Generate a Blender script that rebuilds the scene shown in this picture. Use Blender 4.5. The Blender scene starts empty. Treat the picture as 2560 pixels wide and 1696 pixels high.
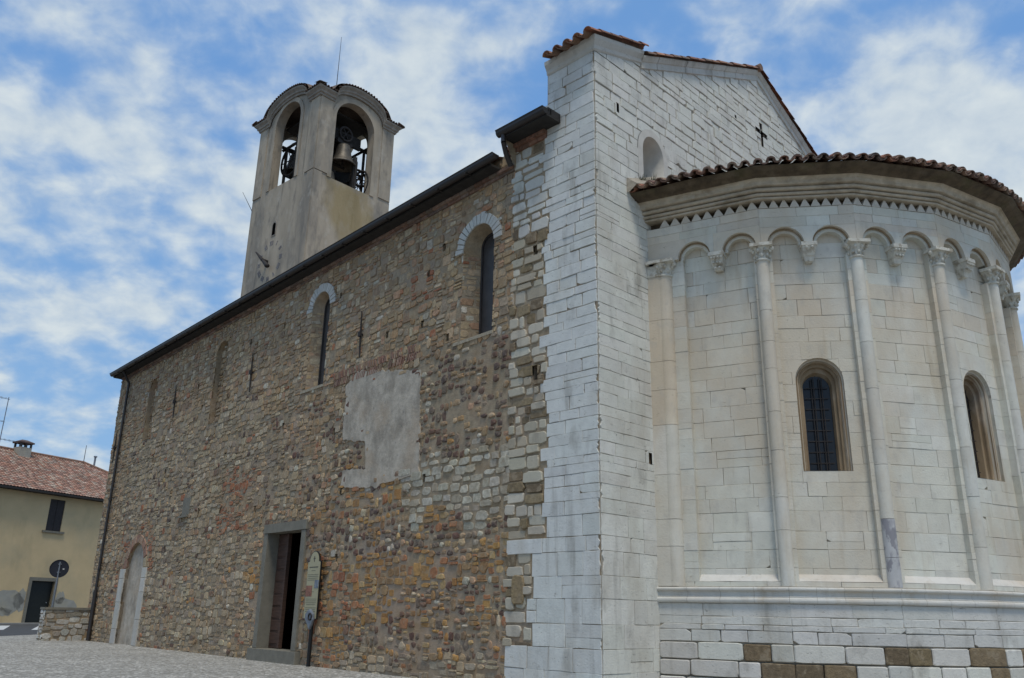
import bpy, math, random
import numpy as np
from mathutils import Vector, Matrix
RND = random.Random(7)
rad = math.radians
scene = bpy.context.scene
COL = scene.collection

# ------------------------------------------------------------------ camera
CX, CY, F = 1280.0, 848.0, 2095.4
def _d(px, py): return np.array([px-CX, -(py-CY), -F], float)
_vx = _d(3480, 1578); _vy = _d(-930, 1493)
_X = _vx/np.linalg.norm(_vx); _Y = _vy/np.linalg.norm(_vy)
_Z = np.cross(_X, _Y); _Z /= np.linalg.norm(_Z); _Y = np.cross(_Z, _X)
R = np.array([_X, _Y, _Z])                     # rows: world axes seen from the camera
C = np.array([0, 0, 1.2])
def ray(px, py): return R @ _d(px, py)
def onz(px, py, z=0.0):
    r = ray(px, py); return C+(z-C[2])/r[2]*r
def onplane(px, py, p, n):
    r = ray(px, py); return C+((np.array(p)-C)@n)/(r@n)*r
cam_d = bpy.data.cameras.new('camera'); cam = bpy.data.objects.new('camera', cam_d); COL.objects.link(cam)
cam_d.sensor_width = 36; cam_d.lens = F/2560*36; cam_d.clip_end = 3000; cam_d.clip_start = .05
cam.matrix_world = Matrix(((R[0][0], R[0][1], R[0][2], 0), (R[1][0], R[1][1], R[1][2], 0), (R[2][0], R[2][1], R[2][2], 1.2), (0, 0, 0, 1)))
scene.camera = cam
scene.render.resolution_x = 1024; scene.render.resolution_y = 678

# ------------------------------------------------------------------ light
SUN_EL, SUN_AZ = rad(66), rad(214)      # azimuth clockwise from +Y
world = bpy.data.worlds.new('World'); scene.world = world; world.use_nodes = True
def build_world():
    nt = world.node_tree; N = nt.nodes; L = nt.links; N.clear()
    out = N.new('ShaderNodeOutputWorld'); bg = N.new('ShaderNodeBackground')
    sky = N.new('ShaderNodeTexSky'); sky.sky_type = 'NISHITA'; sky.sun_disc = False
    sky.sun_elevation = SUN_EL; sky.sun_rotation = SUN_AZ; sky.dust_density = .6; sky.ozone_density = 2.2
    bg.inputs['Strength'].default_value = .14
    tc = N.new('ShaderNodeTexCoord'); sep = N.new('ShaderNodeSeparateXYZ'); L.new(tc.outputs['Generated'], sep.inputs[0])
    def M(op, a, b=None, c=None, clamp=False):
        m = N.new('ShaderNodeMath'); m.operation = op; m.use_clamp = clamp
        for i, v in enumerate((a, b, c)):
            if v is None: continue
            if isinstance(v, (int, float)): m.inputs[i].default_value = v
            else: L.new(v, m.inputs[i])
        return m.outputs[0]
    zz = M('ADD', M('MAXIMUM', sep.outputs[2], 0), .38)
    px = M('DIVIDE', sep.outputs[0], zz); py = M('DIVIDE', sep.outputs[1], zz)
    cmb = N.new('ShaderNodeCombineXYZ'); L.new(px, cmb.inputs[0]); L.new(py, cmb.inputs[1])
    rot = N.new('ShaderNodeMapping'); L.new(cmb.outputs[0], rot.inputs[0])
    rot.inputs['Rotation'].default_value = (0, 0, rad(38)); rot.inputs['Scale'].default_value = (1.1, 1.1, 1)
    def noise(sc, det, ro, dist, off):
        mp = N.new('ShaderNodeMapping'); L.new(rot.outputs[0], mp.inputs[0]); mp.inputs['Location'].default_value = off
        n = N.new('ShaderNodeTexNoise'); L.new(mp.outputs[0], n.inputs['Vector'])
        n.inputs['Scale'].default_value = sc; n.inputs['Detail'].default_value = det
        n.inputs['Roughness'].default_value = ro; n.inputs['Distortion'].default_value = dist
        return n.outputs['Fac']
    big = noise(1.6, 2, .5, .1, (3.1, 1.2, 0)); mid = noise(6.2, 4, .5, .15, (.4, 5.2, 1)); fine = noise(15, 5, .55, .2, (4.4, .7, 2))
    def blob(px_, py_, power):
        v = ray(px_, py_); v = v/np.linalg.norm(v)
        dt = N.new('ShaderNodeVectorMath'); dt.operation = 'DOT_PRODUCT'; L.new(tc.outputs['Generated'], dt.inputs[0]); dt.inputs[1].default_value = tuple(v)
        return M('POWER', M('MAXIMUM', dt.outputs['Value'], 0), power)
    f = M('ADD', M('MULTIPLY', big, .35), M('ADD', M('MULTIPLY', mid, .8), M('MULTIPLY', fine, .45)))
    for x, y, p, a in [(300, 500, 14, .1), (100, 1200, 30, -.1), (1250, 130, 50, -.16), (2500, 60, 70, -.14), (900, 300, 160, .08), (2050, 200, 60, .16), (1150, 150, 300, .12),
                       (1150, 420, 90, .2), (2300, 330, 120, .10), (560, 60, 160, -.1), (2480, 500, 120, .16), (60, 130, 90, .10)]:
        f = M('ADD', f, M('MULTIPLY', blob(x, y, p), a))
    mr = N.new('ShaderNodeMapRange'); mr.interpolation_type = 'SMOOTHERSTEP'; L.new(f, mr.inputs[0]); mr.inputs[1].default_value = .63; mr.inputs[2].default_value = 1.08
    shade = N.new('ShaderNodeMapRange'); L.new(fine, shade.inputs[0]); shade.inputs[1].default_value = .3; shade.inputs[2].default_value = .7
    cc = N.new('ShaderNodeMix'); cc.data_type = 'RGBA'; L.new(shade.outputs[0], cc.inputs[0])
    cc.inputs[6].default_value = (3.0, 3.55, 4.1, 1); cc.inputs[7].default_value = (4.1, 4.5, 4.65, 1)
    # haze near the horizon
    hz = N.new('ShaderNodeMapRange'); L.new(sep.outputs[2], hz.inputs[0]); hz.inputs[1].default_value = 0; hz.inputs[2].default_value = .55; hz.inputs[3].default_value = .55; hz.inputs[4].default_value = 0
    skyc = N.new('ShaderNodeMix'); skyc.data_type = 'RGBA'; L.new(hz.outputs[0], skyc.inputs[0]); sb = N.new('ShaderNodeMix'); sb.data_type = 'RGBA'; sb.inputs[0].default_value = .75; L.new(sky.outputs[0], sb.inputs[6]); sb.inputs[7].default_value = (.9, 2.05, 4.15, 1); L.new(sb.outputs[2], skyc.inputs[6]); skyc.inputs[7].default_value = (1.8, 2.95, 4.05, 1)
    mix = N.new('ShaderNodeMix'); mix.data_type = 'RGBA'; L.new(M('MULTIPLY', mr.outputs[0], .95), mix.inputs[0]); L.new(skyc.outputs[2], mix.inputs[6]); L.new(cc.outputs[2], mix.inputs[7])
    L.new(mix.outputs[2], bg.inputs['Color']); L.new(bg.outputs[0], out.inputs['Surface'])
build_world()
sd = bpy.data.lights.new('sun', 'SUN'); sd.energy = 1.7; sd.angle = rad(14); sd.color = (1, .93, .8)
sun = bpy.data.objects.new('sun', sd); COL.objects.link(sun)
sdir = Vector((math.sin(SUN_AZ)*math.cos(SUN_EL), math.cos(SUN_AZ)*math.cos(SUN_EL), math.sin(SUN_EL)))
sun.rotation_euler = sdir.to_track_quat('Z', 'Y').to_euler()
scene.view_settings.view_transform = 'Standard'; scene.view_settings.look = 'None'
scene.view_settings.exposure = 0.27; scene.view_settings.gamma = 1
scene.render.engine = 'CYCLES'

# ------------------------------------------------------------------ materials
def material(name, base, rough=.9, var=.25, scale=6, bump=.3, bscale=25, metal=0, attr=False, stains=(), spec=.3, stretch=(1, 1, 1), pits=0, pitcol=(.1, .095, .08)):
    """stains: (colour, noise scale, lo, hi, strength, stretch)"""
    m = bpy.data.materials.new(name); m.use_nodes = True
    nt = m.node_tree; N = nt.nodes; L = nt.links; b = N['Principled BSDF']
    b.inputs['Roughness'].default_value = rough; b.inputs['Metallic'].default_value = metal
    b.inputs['Specular IOR Level'].default_value = spec
    geo = N.new('ShaderNodeNewGeometry')
    def noise(sc, det=6, st=(1, 1, 1), ro=.6):
        mp = N.new('ShaderNodeMapping'); L.new(geo.outputs['Position'], mp.inputs[0]); mp.inputs['Scale'].default_value = st
        n = N.new('ShaderNodeTexNoise'); L.new(mp.outputs[0], n.inputs['Vector']); n.inputs['Scale'].default_value = sc
        n.inputs['Detail'].default_value = det; n.inputs['Roughness'].default_value = ro
        return n
    n1 = noise(scale, st=stretch)
    mr = N.new('ShaderNodeMapRange'); L.new(n1.outputs['Fac'], mr.inputs[0]); mr.inputs[1].default_value = .3; mr.inputs[2].default_value = .7
    mr.inputs[3].default_value = 1-var; mr.inputs[4].default_value = 1+var
    if attr:
        at = N.new('ShaderNodeAttribute'); at.attribute_name = 'Col'; src = at.outputs['Color']
    else:
        rgb = N.new('ShaderNodeRGB'); rgb.outputs[0].default_value = (*base, 1); src = rgb.outputs[0]
    mul = N.new('ShaderNodeVectorMath'); mul.operation = 'SCALE'; L.new(src, mul.inputs[0]); L.new(mr.outputs[0], mul.inputs['Scale'])
    cur = mul.outputs[0]
    for (c, sc, lo, hi, stg, st) in stains:
        n = noise(sc, 5, st); r_ = N.new('ShaderNodeMapRange'); L.new(n.outputs['Fac'], r_.inputs[0])
        r_.inputs[1].default_value = lo; r_.inputs[2].default_value = hi; r_.inputs[3].default_value = 0; r_.inputs[4].default_value = stg
        mx = N.new('ShaderNodeMix'); mx.data_type = 'RGBA'; L.new(r_.outputs[0], mx.inputs[0]); L.new(cur, mx.inputs[6]); mx.inputs[7].default_value = (*c, 1); cur = mx.outputs[2]
    hsum = None
    if pits:
        n = noise(9, 8, (1, 1, 2.6), .72); r_ = N.new('ShaderNodeMapRange'); L.new(n.outputs['Fac'], r_.inputs[0])
        r_.inputs[1].default_value = .38; r_.inputs[2].default_value = .32; r_.inputs[3].default_value = 0; r_.inputs[4].default_value = pits
        mx = N.new('ShaderNodeMix'); mx.data_type = 'RGBA'; L.new(r_.outputs[0], mx.inputs[0]); L.new(cur, mx.inputs[6]); mx.inputs[7].default_value = (*pitcol, 1); cur = mx.outputs[2]
        hsum = r_.outputs[0]
        n = noise(1.6, 7, (1, 1, 9), .7); r_ = N.new('ShaderNodeMapRange'); L.new(n.outputs['Fac'], r_.inputs[0])
        r_.inputs[1].default_value = .33; r_.inputs[2].default_value = .28; r_.inputs[3].default_value = 0; r_.inputs[4].default_value = pits
        mx = N.new('ShaderNodeMix'); mx.data_type = 'RGBA'; L.new(r_.outputs[0], mx.inputs[0]); L.new(cur, mx.inputs[6]); mx.inputs[7].default_value = (*pitcol, 1); cur = mx.outputs[2]
    L.new(cur, b.inputs['Base Color'])
    if bump:
        n = noise(bscale, 8); bp = N.new('ShaderNodeBump'); bp.inputs['Strength'].default_value = bump; bp.inputs['Distance'].default_value = .02
        h = n.outputs['Fac']
        if hsum:
            s = N.new('ShaderNodeMath'); s.operation = 'SUBTRACT'; L.new(h, s.inputs[0]); L.new(hsum, s.inputs[1]); h = s.outputs[0]
        L.new(h, bp.inputs['Height']); L.new(bp.outputs[0], b.inputs['Normal'])
    return m
GREY = (.42, .41, .38)
M_WHITE = material('white_limestone', (.6, .59, .55), attr=True, var=.07, scale=5, bump=.45, bscale=30, pits=.7,
                   stains=[((.42, .37, .29), 1.1, .5, .7, .5, (1, 1, .5)), ((.2, .18, .15), 2.3, .57, .74, .55, (1, 1, .4)), ((.22, .2, .165), 2.6, .6, .7, .4, (1, 1, .09)), ((.3, .29, .27), 14, .6, .72, .35, (1, 1, 1.5))])
M_APSE = material('apse_limestone', (.6, .58, .52), attr=True, var=.06, scale=4, bump=.3, bscale=30, pits=.45, pitcol=(.2, .16, .1),
                  stains=[((.52, .42, .3), .55, .44, .62, .6, (1, 1, .55)), ((.36, .27, .16), 3.2, .58, .76, .5, (1, 1, .1)), ((.4, .38, .34), 5, .55, .7, .35, (1, 1, .6))])
M_MOULD = material('moulding_stone', (.45, .38, .285), var=.2, scale=6, bump=.4, bscale=30, stains=[((.17, .125, .075), 1.7, .5, .68, .6, (1, 1, 2.5)), ((.5, .46, .38), 5, .55, .7, .5, (1, 1, 1))])
M_CARVE = material('carved_stone', (.6, .57, .49), var=.15, scale=10, bump=.5, bscale=50, stains=[((.24, .18, .11), 9, .5, .64, .6, (1, 1, 1))])
M_BOARD = material('weathered_eave_and_recess_shade', (.095, .07, .045), var=.4, scale=5, bump=.3, stains=[((.09, .085, .035), 2, .5, .7, .5, (1, 1, 1)), ((.17, .135, .095), 3, .55, .7, .6, (1, 1, 1))])
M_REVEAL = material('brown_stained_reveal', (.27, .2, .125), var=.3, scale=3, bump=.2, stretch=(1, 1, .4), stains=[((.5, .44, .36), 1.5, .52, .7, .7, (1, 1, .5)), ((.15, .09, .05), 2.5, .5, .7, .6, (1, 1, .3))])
M_GROUT = material('pale_joint_mortar', (.34, .3, .24), var=.3, scale=12, bump=.4)
M_MARBLE = material('veined_grey_marble', (.48, .47, .46), rough=.5, var=.1, scale=5, bump=.05, stains=[((.2, .19, .21), 5, .5, .54, .75, (1, 1, .5)), ((.27, .26, .28), 9, .53, .62, .6, (1, 1, .4))])
M_MORTAR = material('rubble_mortar', (.31, .245, .165), var=.25, scale=9, bump=.8, bscale=40, stains=[((.38, .27, .2), .5, .48, .66, .6, (1, 1, 1)), ((.25, .22, .18), 1.3, .5, .7, .5, (1, 1, 1)), ((.3, .19, .085), .9, .5, .66, .5, (1, 1, 2))])
M_RUBBLE = material('rubble_stone', (.3, .28, .22), attr=True, var=.28, scale=14, bump=.8, bscale=38, stains=[((.34, .275, .19), 6, .54, .62, .55, (1, 1, 1)), ((.18, .14, .1), 1.6, .52, .7, .5, (1, 1, .6))])
M_COBBLE = material('river_cobble', (.2, .18, .16), attr=True, rough=.85, var=.3, scale=18, bump=.5, bscale=50, stains=[((.34, .27, .19), 8, .55, .63, .6, (1, 1, 1))])
M_PLASTER = material('old_grey_plaster', (.44, .385, .31), var=.22, scale=5, bump=.6, bscale=14, pits=.5, pitcol=(.15, .14, .13), stains=[((.22, .19, .15), 1.9, .46, .62, .65, (1, 1, .6)), ((.4, .31, .22), 1.1, .5, .66, .6, (1, 1, 1)), ((.5, .45, .38), 4, .55, .75, .5, (1, 1, .7)), ((.15, .145, .14), 9, .62, .7, .5, (1, 1, 1))])
M_TOWER = material('tower_render', (.4, .34, .26), var=.16, scale=1.2, bump=.4, bscale=8, stretch=(1, 1, .35),
                   stains=[((.22, .2, .17), .8, .45, .62, .75, (1, 1, .3)), ((.5, .46, .39), 1.6, .55, .72, .5, (1, 1, .7)), ((.14, .13, .115), 2.2, .55, .72, .6, (1, 1, .35)), ((.12, .11, .09), 1.7, .6, .68, .55, (1, 1, .07))])
M_TOWMOULD = material('tower_cornice_render', (.28, .25, .21), var=.25, scale=3, bump=.4, bscale=12)
M_IRON = material('rusty_black_iron', (.035, .03, .028), rough=.7, var=.3, scale=10, bump=.2)
M_GUTTER = material('dark_painted_gutter', (.024, .019, .017), rough=.45, var=.15, bump=.05, spec=.5)
M_WOOD = material('dark_red_wood', (.075, .042, .03), rough=.6, var=.25, scale=4, stretch=(1, 1, 6), bump=.15)
M_BEAM = material('dark_timber', (.03, .027, .025), rough=.8, var=.3, bump=.2)
M_TILE = material('clay_roof_tile', (.28, .13, .09), attr=True, var=.3, scale=8, bump=.3, stains=[((.12, .1, .085), 2.5, .45, .68, .7, (1, 1, 1)), ((.3, .26, .2), 7, .6, .75, .5, (1, 1, 1))])
M_BRICK = material('old_red_brick', (.3, .14, .09), attr=True, var=.3, scale=12, bump=.5, bscale=40)
M_DOORSTONE = material('grey_sandstone', (.19, .175, .14), var=.15, scale=5, bump=.25, bscale=40)
M_BLACK = material('dark_interior', (.004, .004, .004), rough=1, var=0, bump=0, spec=0)
M_GLASS = material('dark_window_glass', (.012, .012, .014), rough=.12, var=.1, scale=3, bump=0, spec=.35)
M_SLOT = material('dusty_window_pane', (.045, .04, .038), rough=.35, var=.3, scale=3, bump=0)
M_BRONZE = material('weathered_bronze', (.12, .105, .085), rough=.5, metal=.3, var=.3, scale=4, bump=.1)
M_YELLOW = material('yellow_render', (.58, .44, .25), var=.08, scale=.6, bump=.1, stains=[((.38, .33, .22), .35, .5, .7, .5, (1, 1, 1)), ((.33, .27, .16), .8, .55, .75, .5, (1, 1, .4))])
M_BARE = material('bare_grey_render', (.33, .315, .27), var=.15, scale=1.3, bump=.1, stains=[((.4, .36, .27), .9, .5, .65, .6, (1, 1, 1))])
M_SHUT = material('dark_shutter', (.028, .022, .022), rough=.6, var=.2, bump=.05)
M_PLAZA = material('pebble_paving', (.36, .345, .32), var=.3, scale=3, bump=1, bscale=11)
M_ASPH = material('asphalt', (.065, .066, .068), var=.2, scale=2, bump=.2)
M_PAINT = material('road_paint', (.55, .55, .53), var=.12, scale=3, bump=.05)
M_PAVE = material('pavement_concrete', (.26, .25, .23), var=.15, scale=3, bump=.2)
M_EARTH = material('far_ground', (.16, .15, .12), var=.2, scale=.3, bump=.2)
M_SIGN = material('cream_enamel_board', (.37, .33, .2), rough=.35, var=.05, scale=2, bump=0)
M_INK = material('dark_print', (.09, .08, .06), rough=.6, var=.1, bump=0)
M_REDPRINT = material('red_photo_print', (.24, .1, .06), rough=.4, var=.5, scale=14, bump=0)
M_GREYPRINT = material('grey_photo_print', (.17, .19, .22), rough=.4, var=.5, scale=16, bump=0)
M_POST = material('black_post_paint', (.012, .012, .013), rough=.35, var=.1, bump=0)
M_METAL = material('grey_cast_metal', (.2, .22, .25), rough=.5, metal=.3, var=.2, scale=12, bump=.1)
M_SIGNBACK = material('dark_sign_back', (.02, .022, .032), rough=.6, var=.2, bump=0)
M_WEED = material('dry_weed', (.07, .075, .04), var=.3, bump=0)
M_SPLAY = material('plastered_reveal', (.55, .52, .46), var=.1, scale=4, bump=.2)
M_FADED = material('faded_dial_paint', (.2, .19, .2), var=.3, scale=4, bump=0)

# pebble pattern for the paving: rounded stones of many greys in sand
def pebble(m):
    nt = m.node_tree; N = nt.nodes; L = nt.links; b = N['Principled BSDF']
    geo = N.new('ShaderNodeNewGeometry'); v = N.new('ShaderNodeTexVoronoi'); v.inputs['Scale'].default_value = 12; L.new(geo.outputs['Position'], v.inputs['Vector'])
    bw = N.new('ShaderNodeRGBToBW'); L.new(v.outputs['Color'], bw.inputs[0])
    cr = N.new('ShaderNodeValToRGB'); L.new(bw.outputs[0], cr.inputs[0])
    cr.color_ramp.elements[0].color = (.27, .26, .235, 1); cr.color_ramp.elements[1].color = (.62, .6, .55, 1)
    cr.color_ramp.elements[0].position = .25; cr.color_ramp.elements[1].position = .8
    v2 = N.new('ShaderNodeTexVoronoi'); v2.feature = 'DISTANCE_TO_EDGE'; v2.inputs['Scale'].default_value = 12; L.new(geo.outputs['Position'], v2.inputs['Vector'])
    mr = N.new('ShaderNodeMapRange'); L.new(v2.outputs['Distance'], mr.inputs[0]); mr.inputs[1].default_value = 0; mr.inputs[2].default_value = .16
    n = N.new('ShaderNodeTexNoise'); n.inputs['Scale'].default_value = .5; n.inputs['Detail'].default_value = 5; L.new(geo.outputs['Position'], n.inputs['Vector'])
    mr2 = N.new('ShaderNodeMapRange'); L.new(n.outputs['Fac'], mr2.inputs[0]); mr2.inputs[1].default_value = .3; mr2.inputs[2].default_value = .7; mr2.inputs[3].default_value = .82; mr2.inputs[4].default_value = 1.12
    sc = N.new('ShaderNodeVectorMath'); sc.operation = 'SCALE'; L.new(cr.outputs[0], sc.inputs[0]); L.new(mr2.outputs[0], sc.inputs['Scale'])
    mx = N.new('ShaderNodeMix'); mx.data_type = 'RGBA'; L.new(mr.outputs[0], mx.inputs[0]); mx.inputs[6].default_value = (.25, .235, .2, 1); L.new(sc.outputs[0], mx.inputs[7])
    L.new(mx.outputs[2], b.inputs['Base Color'])
    bp = N.new('ShaderNodeBump'); bp.inputs['Strength'].default_value = .6; bp.inputs['Distance'].default_value = .03; L.new(mr.outputs[0], bp.inputs['Height']); L.new(bp.outputs[0], b.inputs['Normal'])
pebble(M_PLAZA)

# ------------------------------------------------------------------ mesh helpers
class Frame:
    def __init__(s, o, U, N):
        s.o = np.array(o, float); s.U = np.array(U, float); s.V = np.array([0, 0, 1.]); s.N = np.array(N, float)
        s.flip = np.cross(s.U, s.V)@s.N < 0
    def p(s, u, v, w=0): return s.o+s.U*u+s.V*v+s.N*w
class Acc:
    def __init__(s): s.v = []; s.f = []; s.m = []; s.c = []; s.s = []; s.mats = []
    def mi(s, mat):
        if mat not in s.mats: s.mats.append(mat)
        return s.mats.index(mat)
    def add(s, vs, fs, mat, col=(.5, .5, .5), smooth=False):
        n = len(s.v); s.v.extend([tuple(map(float, v)) for v in vs]); k = s.mi(mat)
        for f in fs: s.f.append(tuple(i+n for i in f)); s.m.append(k); s.c.append(col); s.s.append(smooth)
    def box(s, o, a, b, c, mat, col=(.5, .5, .5)):
        o, a, b, c = (np.array(x, float) for x in (o, a, b, c))
        vs = [o, o+a, o+a+b, o+b, o+c, o+a+c, o+a+b+c, o+b+c]
        fs = [(0, 3, 2, 1), (4, 5, 6, 7), (0, 1, 5, 4), (1, 2, 6, 5), (2, 3, 7, 6), (3, 0, 4, 7)]
        if np.cross(a, b)@c < 0: fs = [f[::-1] for f in fs]
        s.add(vs, fs, mat, col)
    def fbox(s, fr, u0, u1, v0, v1, w0, w1, mat, col=(.5, .5, .5)):
        s.box(fr.p(u0, v0, w0), fr.U*(u1-u0), fr.V*(v1-v0), fr.N*(w1-w0), mat, col)
    def cyl(s, a, b, r0, r1, mat, n=12, col=(.5, .5, .5), caps=True):
        a = np.array(a, float); b = np.array(b, float); d = b-a; d /= np.linalg.norm(d)
        x = np.cross(d, [0, 0, 1.]); 
        if np.linalg.norm(x) < 1e-4: x = np.array([1., 0, 0])
        x /= np.linalg.norm(x); y = np.cross(d, x); vs = []
        for p, r in ((a, r0), (b, r1)):
            for i in range(n):
                t = 2*math.pi*i/n; vs.append(p+r*(math.cos(t)*x+math.sin(t)*y))
        s.add(vs, [(i, (i+1) % n, n+(i+1) % n, n+i) for i in range(n)], mat, col, True)
        if caps: s.add(vs, [tuple(range(n))[::-1], tuple(range(n, 2*n))], mat, col)
    def tube(s, pts, r, mat, n=8, col=(.5, .5, .5)):
        for a, b in zip(pts[:-1], pts[1:]): s.cyl(a, b, r, r, mat, n, col)
    def lathe(s, o, prof, mat, n=24, ax=(0, 0, 1), t0=0, t1=2*math.pi, col=(.5, .5, .5)):
        o = np.array(o, float); z = np.array(ax, float); z /= np.linalg.norm(z)
        x = np.array([1., 0, 0]) if abs(z[0]) < .9 else np.array([0, 1., 0]); x = x-z*(x@z); x /= np.linalg.norm(x); y = np.cross(z, x)
        vs = []; full = abs(t1-t0-2*math.pi) < 1e-6; m = n if full else n+1
        for (r, h) in prof:
            for i in range(m):
                t = t0+(t1-t0)*i/n; vs.append(o+z*h+r*(math.cos(t)*x+math.sin(t)*y))
        fs = []
        for j in range(len(prof)-1):
            for i in range(n):
                a = j*m+i; b = j*m+(i+1) % m; fs.append((a, b, b+m, a+m))
        s.add(vs, fs, mat, col, True)
    def sphere(s, o, r, mat, n=8, sc=(1, 1, 1), col=(.5, .5, .5)):
        o = np.array(o, float); vs = []; k = n//2+1
        for j in range(k+1):
            a = math.pi*j/k
            for i in range(n):
                t = 2*math.pi*i/n; vs.append(o+r*np.array([math.sin(a)*math.cos(t)*sc[0], math.sin(a)*math.sin(t)*sc[1], math.cos(a)*sc[2]]))
        s.add(vs, [(j*n+i, (j+1)*n+i, (j+1)*n+(i+1) % n, j*n+(i+1) % n) for j in range(k) for i in range(n)], mat, col, True)
WPOS = {}
def build(name, acc, parent=None, **props):
    v = np.array(acc.v); lo = v.min(0); hi = v.max(0); o = np.array([(lo[0]+hi[0])/2, (lo[1]+hi[1])/2, lo[2]])
    me = bpy.data.meshes.new(name); me.from_pydata((v-o).tolist(), [], acc.f)
    for m in acc.mats: me.materials.append(m)
    me.polygons.foreach_set('material_index', acc.m); me.polygons.foreach_set('use_smooth', acc.s)
    at = me.color_attributes.new('Col', 'FLOAT_COLOR', 'CORNER')
    cnt = np.array([len(f) for f in acc.f]); cc = np.array([(*c, 1) for c in acc.c], dtype=np.float32)
    at.data.foreach_set('color', np.repeat(cc, cnt, axis=0).ravel()); me.update()
    ob = bpy.data.objects.new(name, me); COL.objects.link(ob)
    if parent: ob.parent = parent; ob.location = o-WPOS[parent.name]
    else: ob.location = o
    WPOS[ob.name] = o
    for k, x in props.items(): ob[k] = x
    return ob
def empty(name, loc, **props):
    ob = bpy.data.objects.new(name, None); COL.objects.link(ob); ob.location = loc; WPOS[ob.name] = np.array(loc, float)
    for k, x in props.items(): ob[k] = x
    return ob
def clip(poly, a, b, c):                       # keep a*x+b*y<=c
    out = []; n = len(poly)
    for i in range(n):
        p = poly[i]; q = poly[(i+1) % n]; dp = a*p[0]+b*p[1]-c; dq = a*q[0]+b*q[1]-c
        if dp <= 0: out.append(p)
        if (dp < -1e-9 and dq > 1e-9) or (dp > 1e-9 and dq < -1e-9):
            t = dp/(dp-dq); out.append((p[0]+(q[0]-p[0])*t, p[1]+(q[1]-p[1])*t))
    return out
def area(p): return .5*sum(p[i][0]*p[(i+1) % len(p)][1]-p[(i+1) % len(p)][0]*p[i][1] for i in range(len(p)))
def subtract(polys, O):                        # O convex, CCW
    ox0 = min(p[0] for p in O); ox1 = max(p[0] for p in O); oy0 = min(p[1] for p in O); oy1 = max(p[1] for p in O)
    res = []
    for P in polys:
        if max(p[0] for p in P) <= ox0 or min(p[0] for p in P) >= ox1 or max(p[1] for p in P) <= oy0 or min(p[1] for p in P) >= oy1:
            res.append(P); continue
        cur = P
        for i in range(len(O)):
            p = O[i]; q = O[(i+1) % len(O)]; a = q[1]-p[1]; b = -(q[0]-p[0]); c = a*p[0]+b*p[1]   # outside: a*x+b*y>=c
            outp = clip(cur, -a, -b, -c)
            if len(outp) > 2 and abs(area(outp)) > 1e-5: res.append(outp)
            cur = clip(cur, a, b, c)
            if len(cur) < 3: break
    return res
def arch(c, r, z0, zs, n=12, ry=None):         # CCW round-headed opening
    ry = ry or r
    return [(c-r, z0), (c+r, z0)]+[(c+r*math.cos(math.pi*i/n), zs+ry*math.sin(math.pi*i/n)) for i in range(n+1)]
def rect(x0, x1, y0, y1): return [(x0, y0), (x1, y0), (x1, y1), (x0, y1)]
def prism(acc, fr, poly, wf, wb, mat, col=(.5, .5, .5), bev=0, smooth=False, dome=0):
    n = len(poly)
    if area(poly) < 0: poly = poly[::-1]
    cx = sum(p[0] for p in poly)/n; cy = sum(p[1] for p in poly)/n
    vs = [fr.p(x, y, wb) for x, y in poly]+[fr.p(x, y, wf-(bev*.8)) for x, y in poly]
    fs = [(i, (i+1) % n, n+(i+1) % n, n+i) for i in range(n)]
    if bev:
        for x, y in poly:
            d = math.hypot(cx-x, cy-y)+1e-6; k = min(bev/d, .6); vs.append(fr.p(x+(cx-x)*k, y+(cy-y)*k, wf))
        fs += [(n+i, n+(i+1) % n, 2*n+(i+1) % n, 2*n+i) for i in range(n)]
        if dome:
            vs.append(fr.p(cx, cy, wf+dome)); fs += [(2*n+i, 2*n+(i+1) % n, 3*n) for i in range(n)]
        else: fs.append(tuple(range(2*n, 3*n)))
    else: fs.append(tuple(range(n, 2*n)))
    if fr.flip: fs = [f[::-1] for f in fs]
    acc.add(vs, fs, mat, col, smooth)
def sheet(acc, fr, poly, w, openings, mat):
    for P in (lambda ps: ps)(reduce_sub([poly], openings)):
        vs = [fr.p(x, y, w) for x, y in P]; f = tuple(range(len(P))); acc.add(vs, [f[::-1] if fr.flip else f], mat)
def reduce_sub(ps, openings):
    for O in openings: ps = subtract(ps, O)
    return ps
def jit(c, a, rnd=RND):
    k = 1+rnd.uniform(-a, a); return tuple(max(0, x*k*(1+rnd.uniform(-a*.12, a*.12))) for x in c)
def loft(acc, A, B, mat, closed=True, smooth=False, col=(.5, .5, .5)):
    n = len(A); vs = list(A)+list(B); m = n if closed else n-1
    acc.add(vs, [(i, (i+1) % n, n+(i+1) % n, n+i) for i in range(m)], mat, col, smooth)

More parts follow.
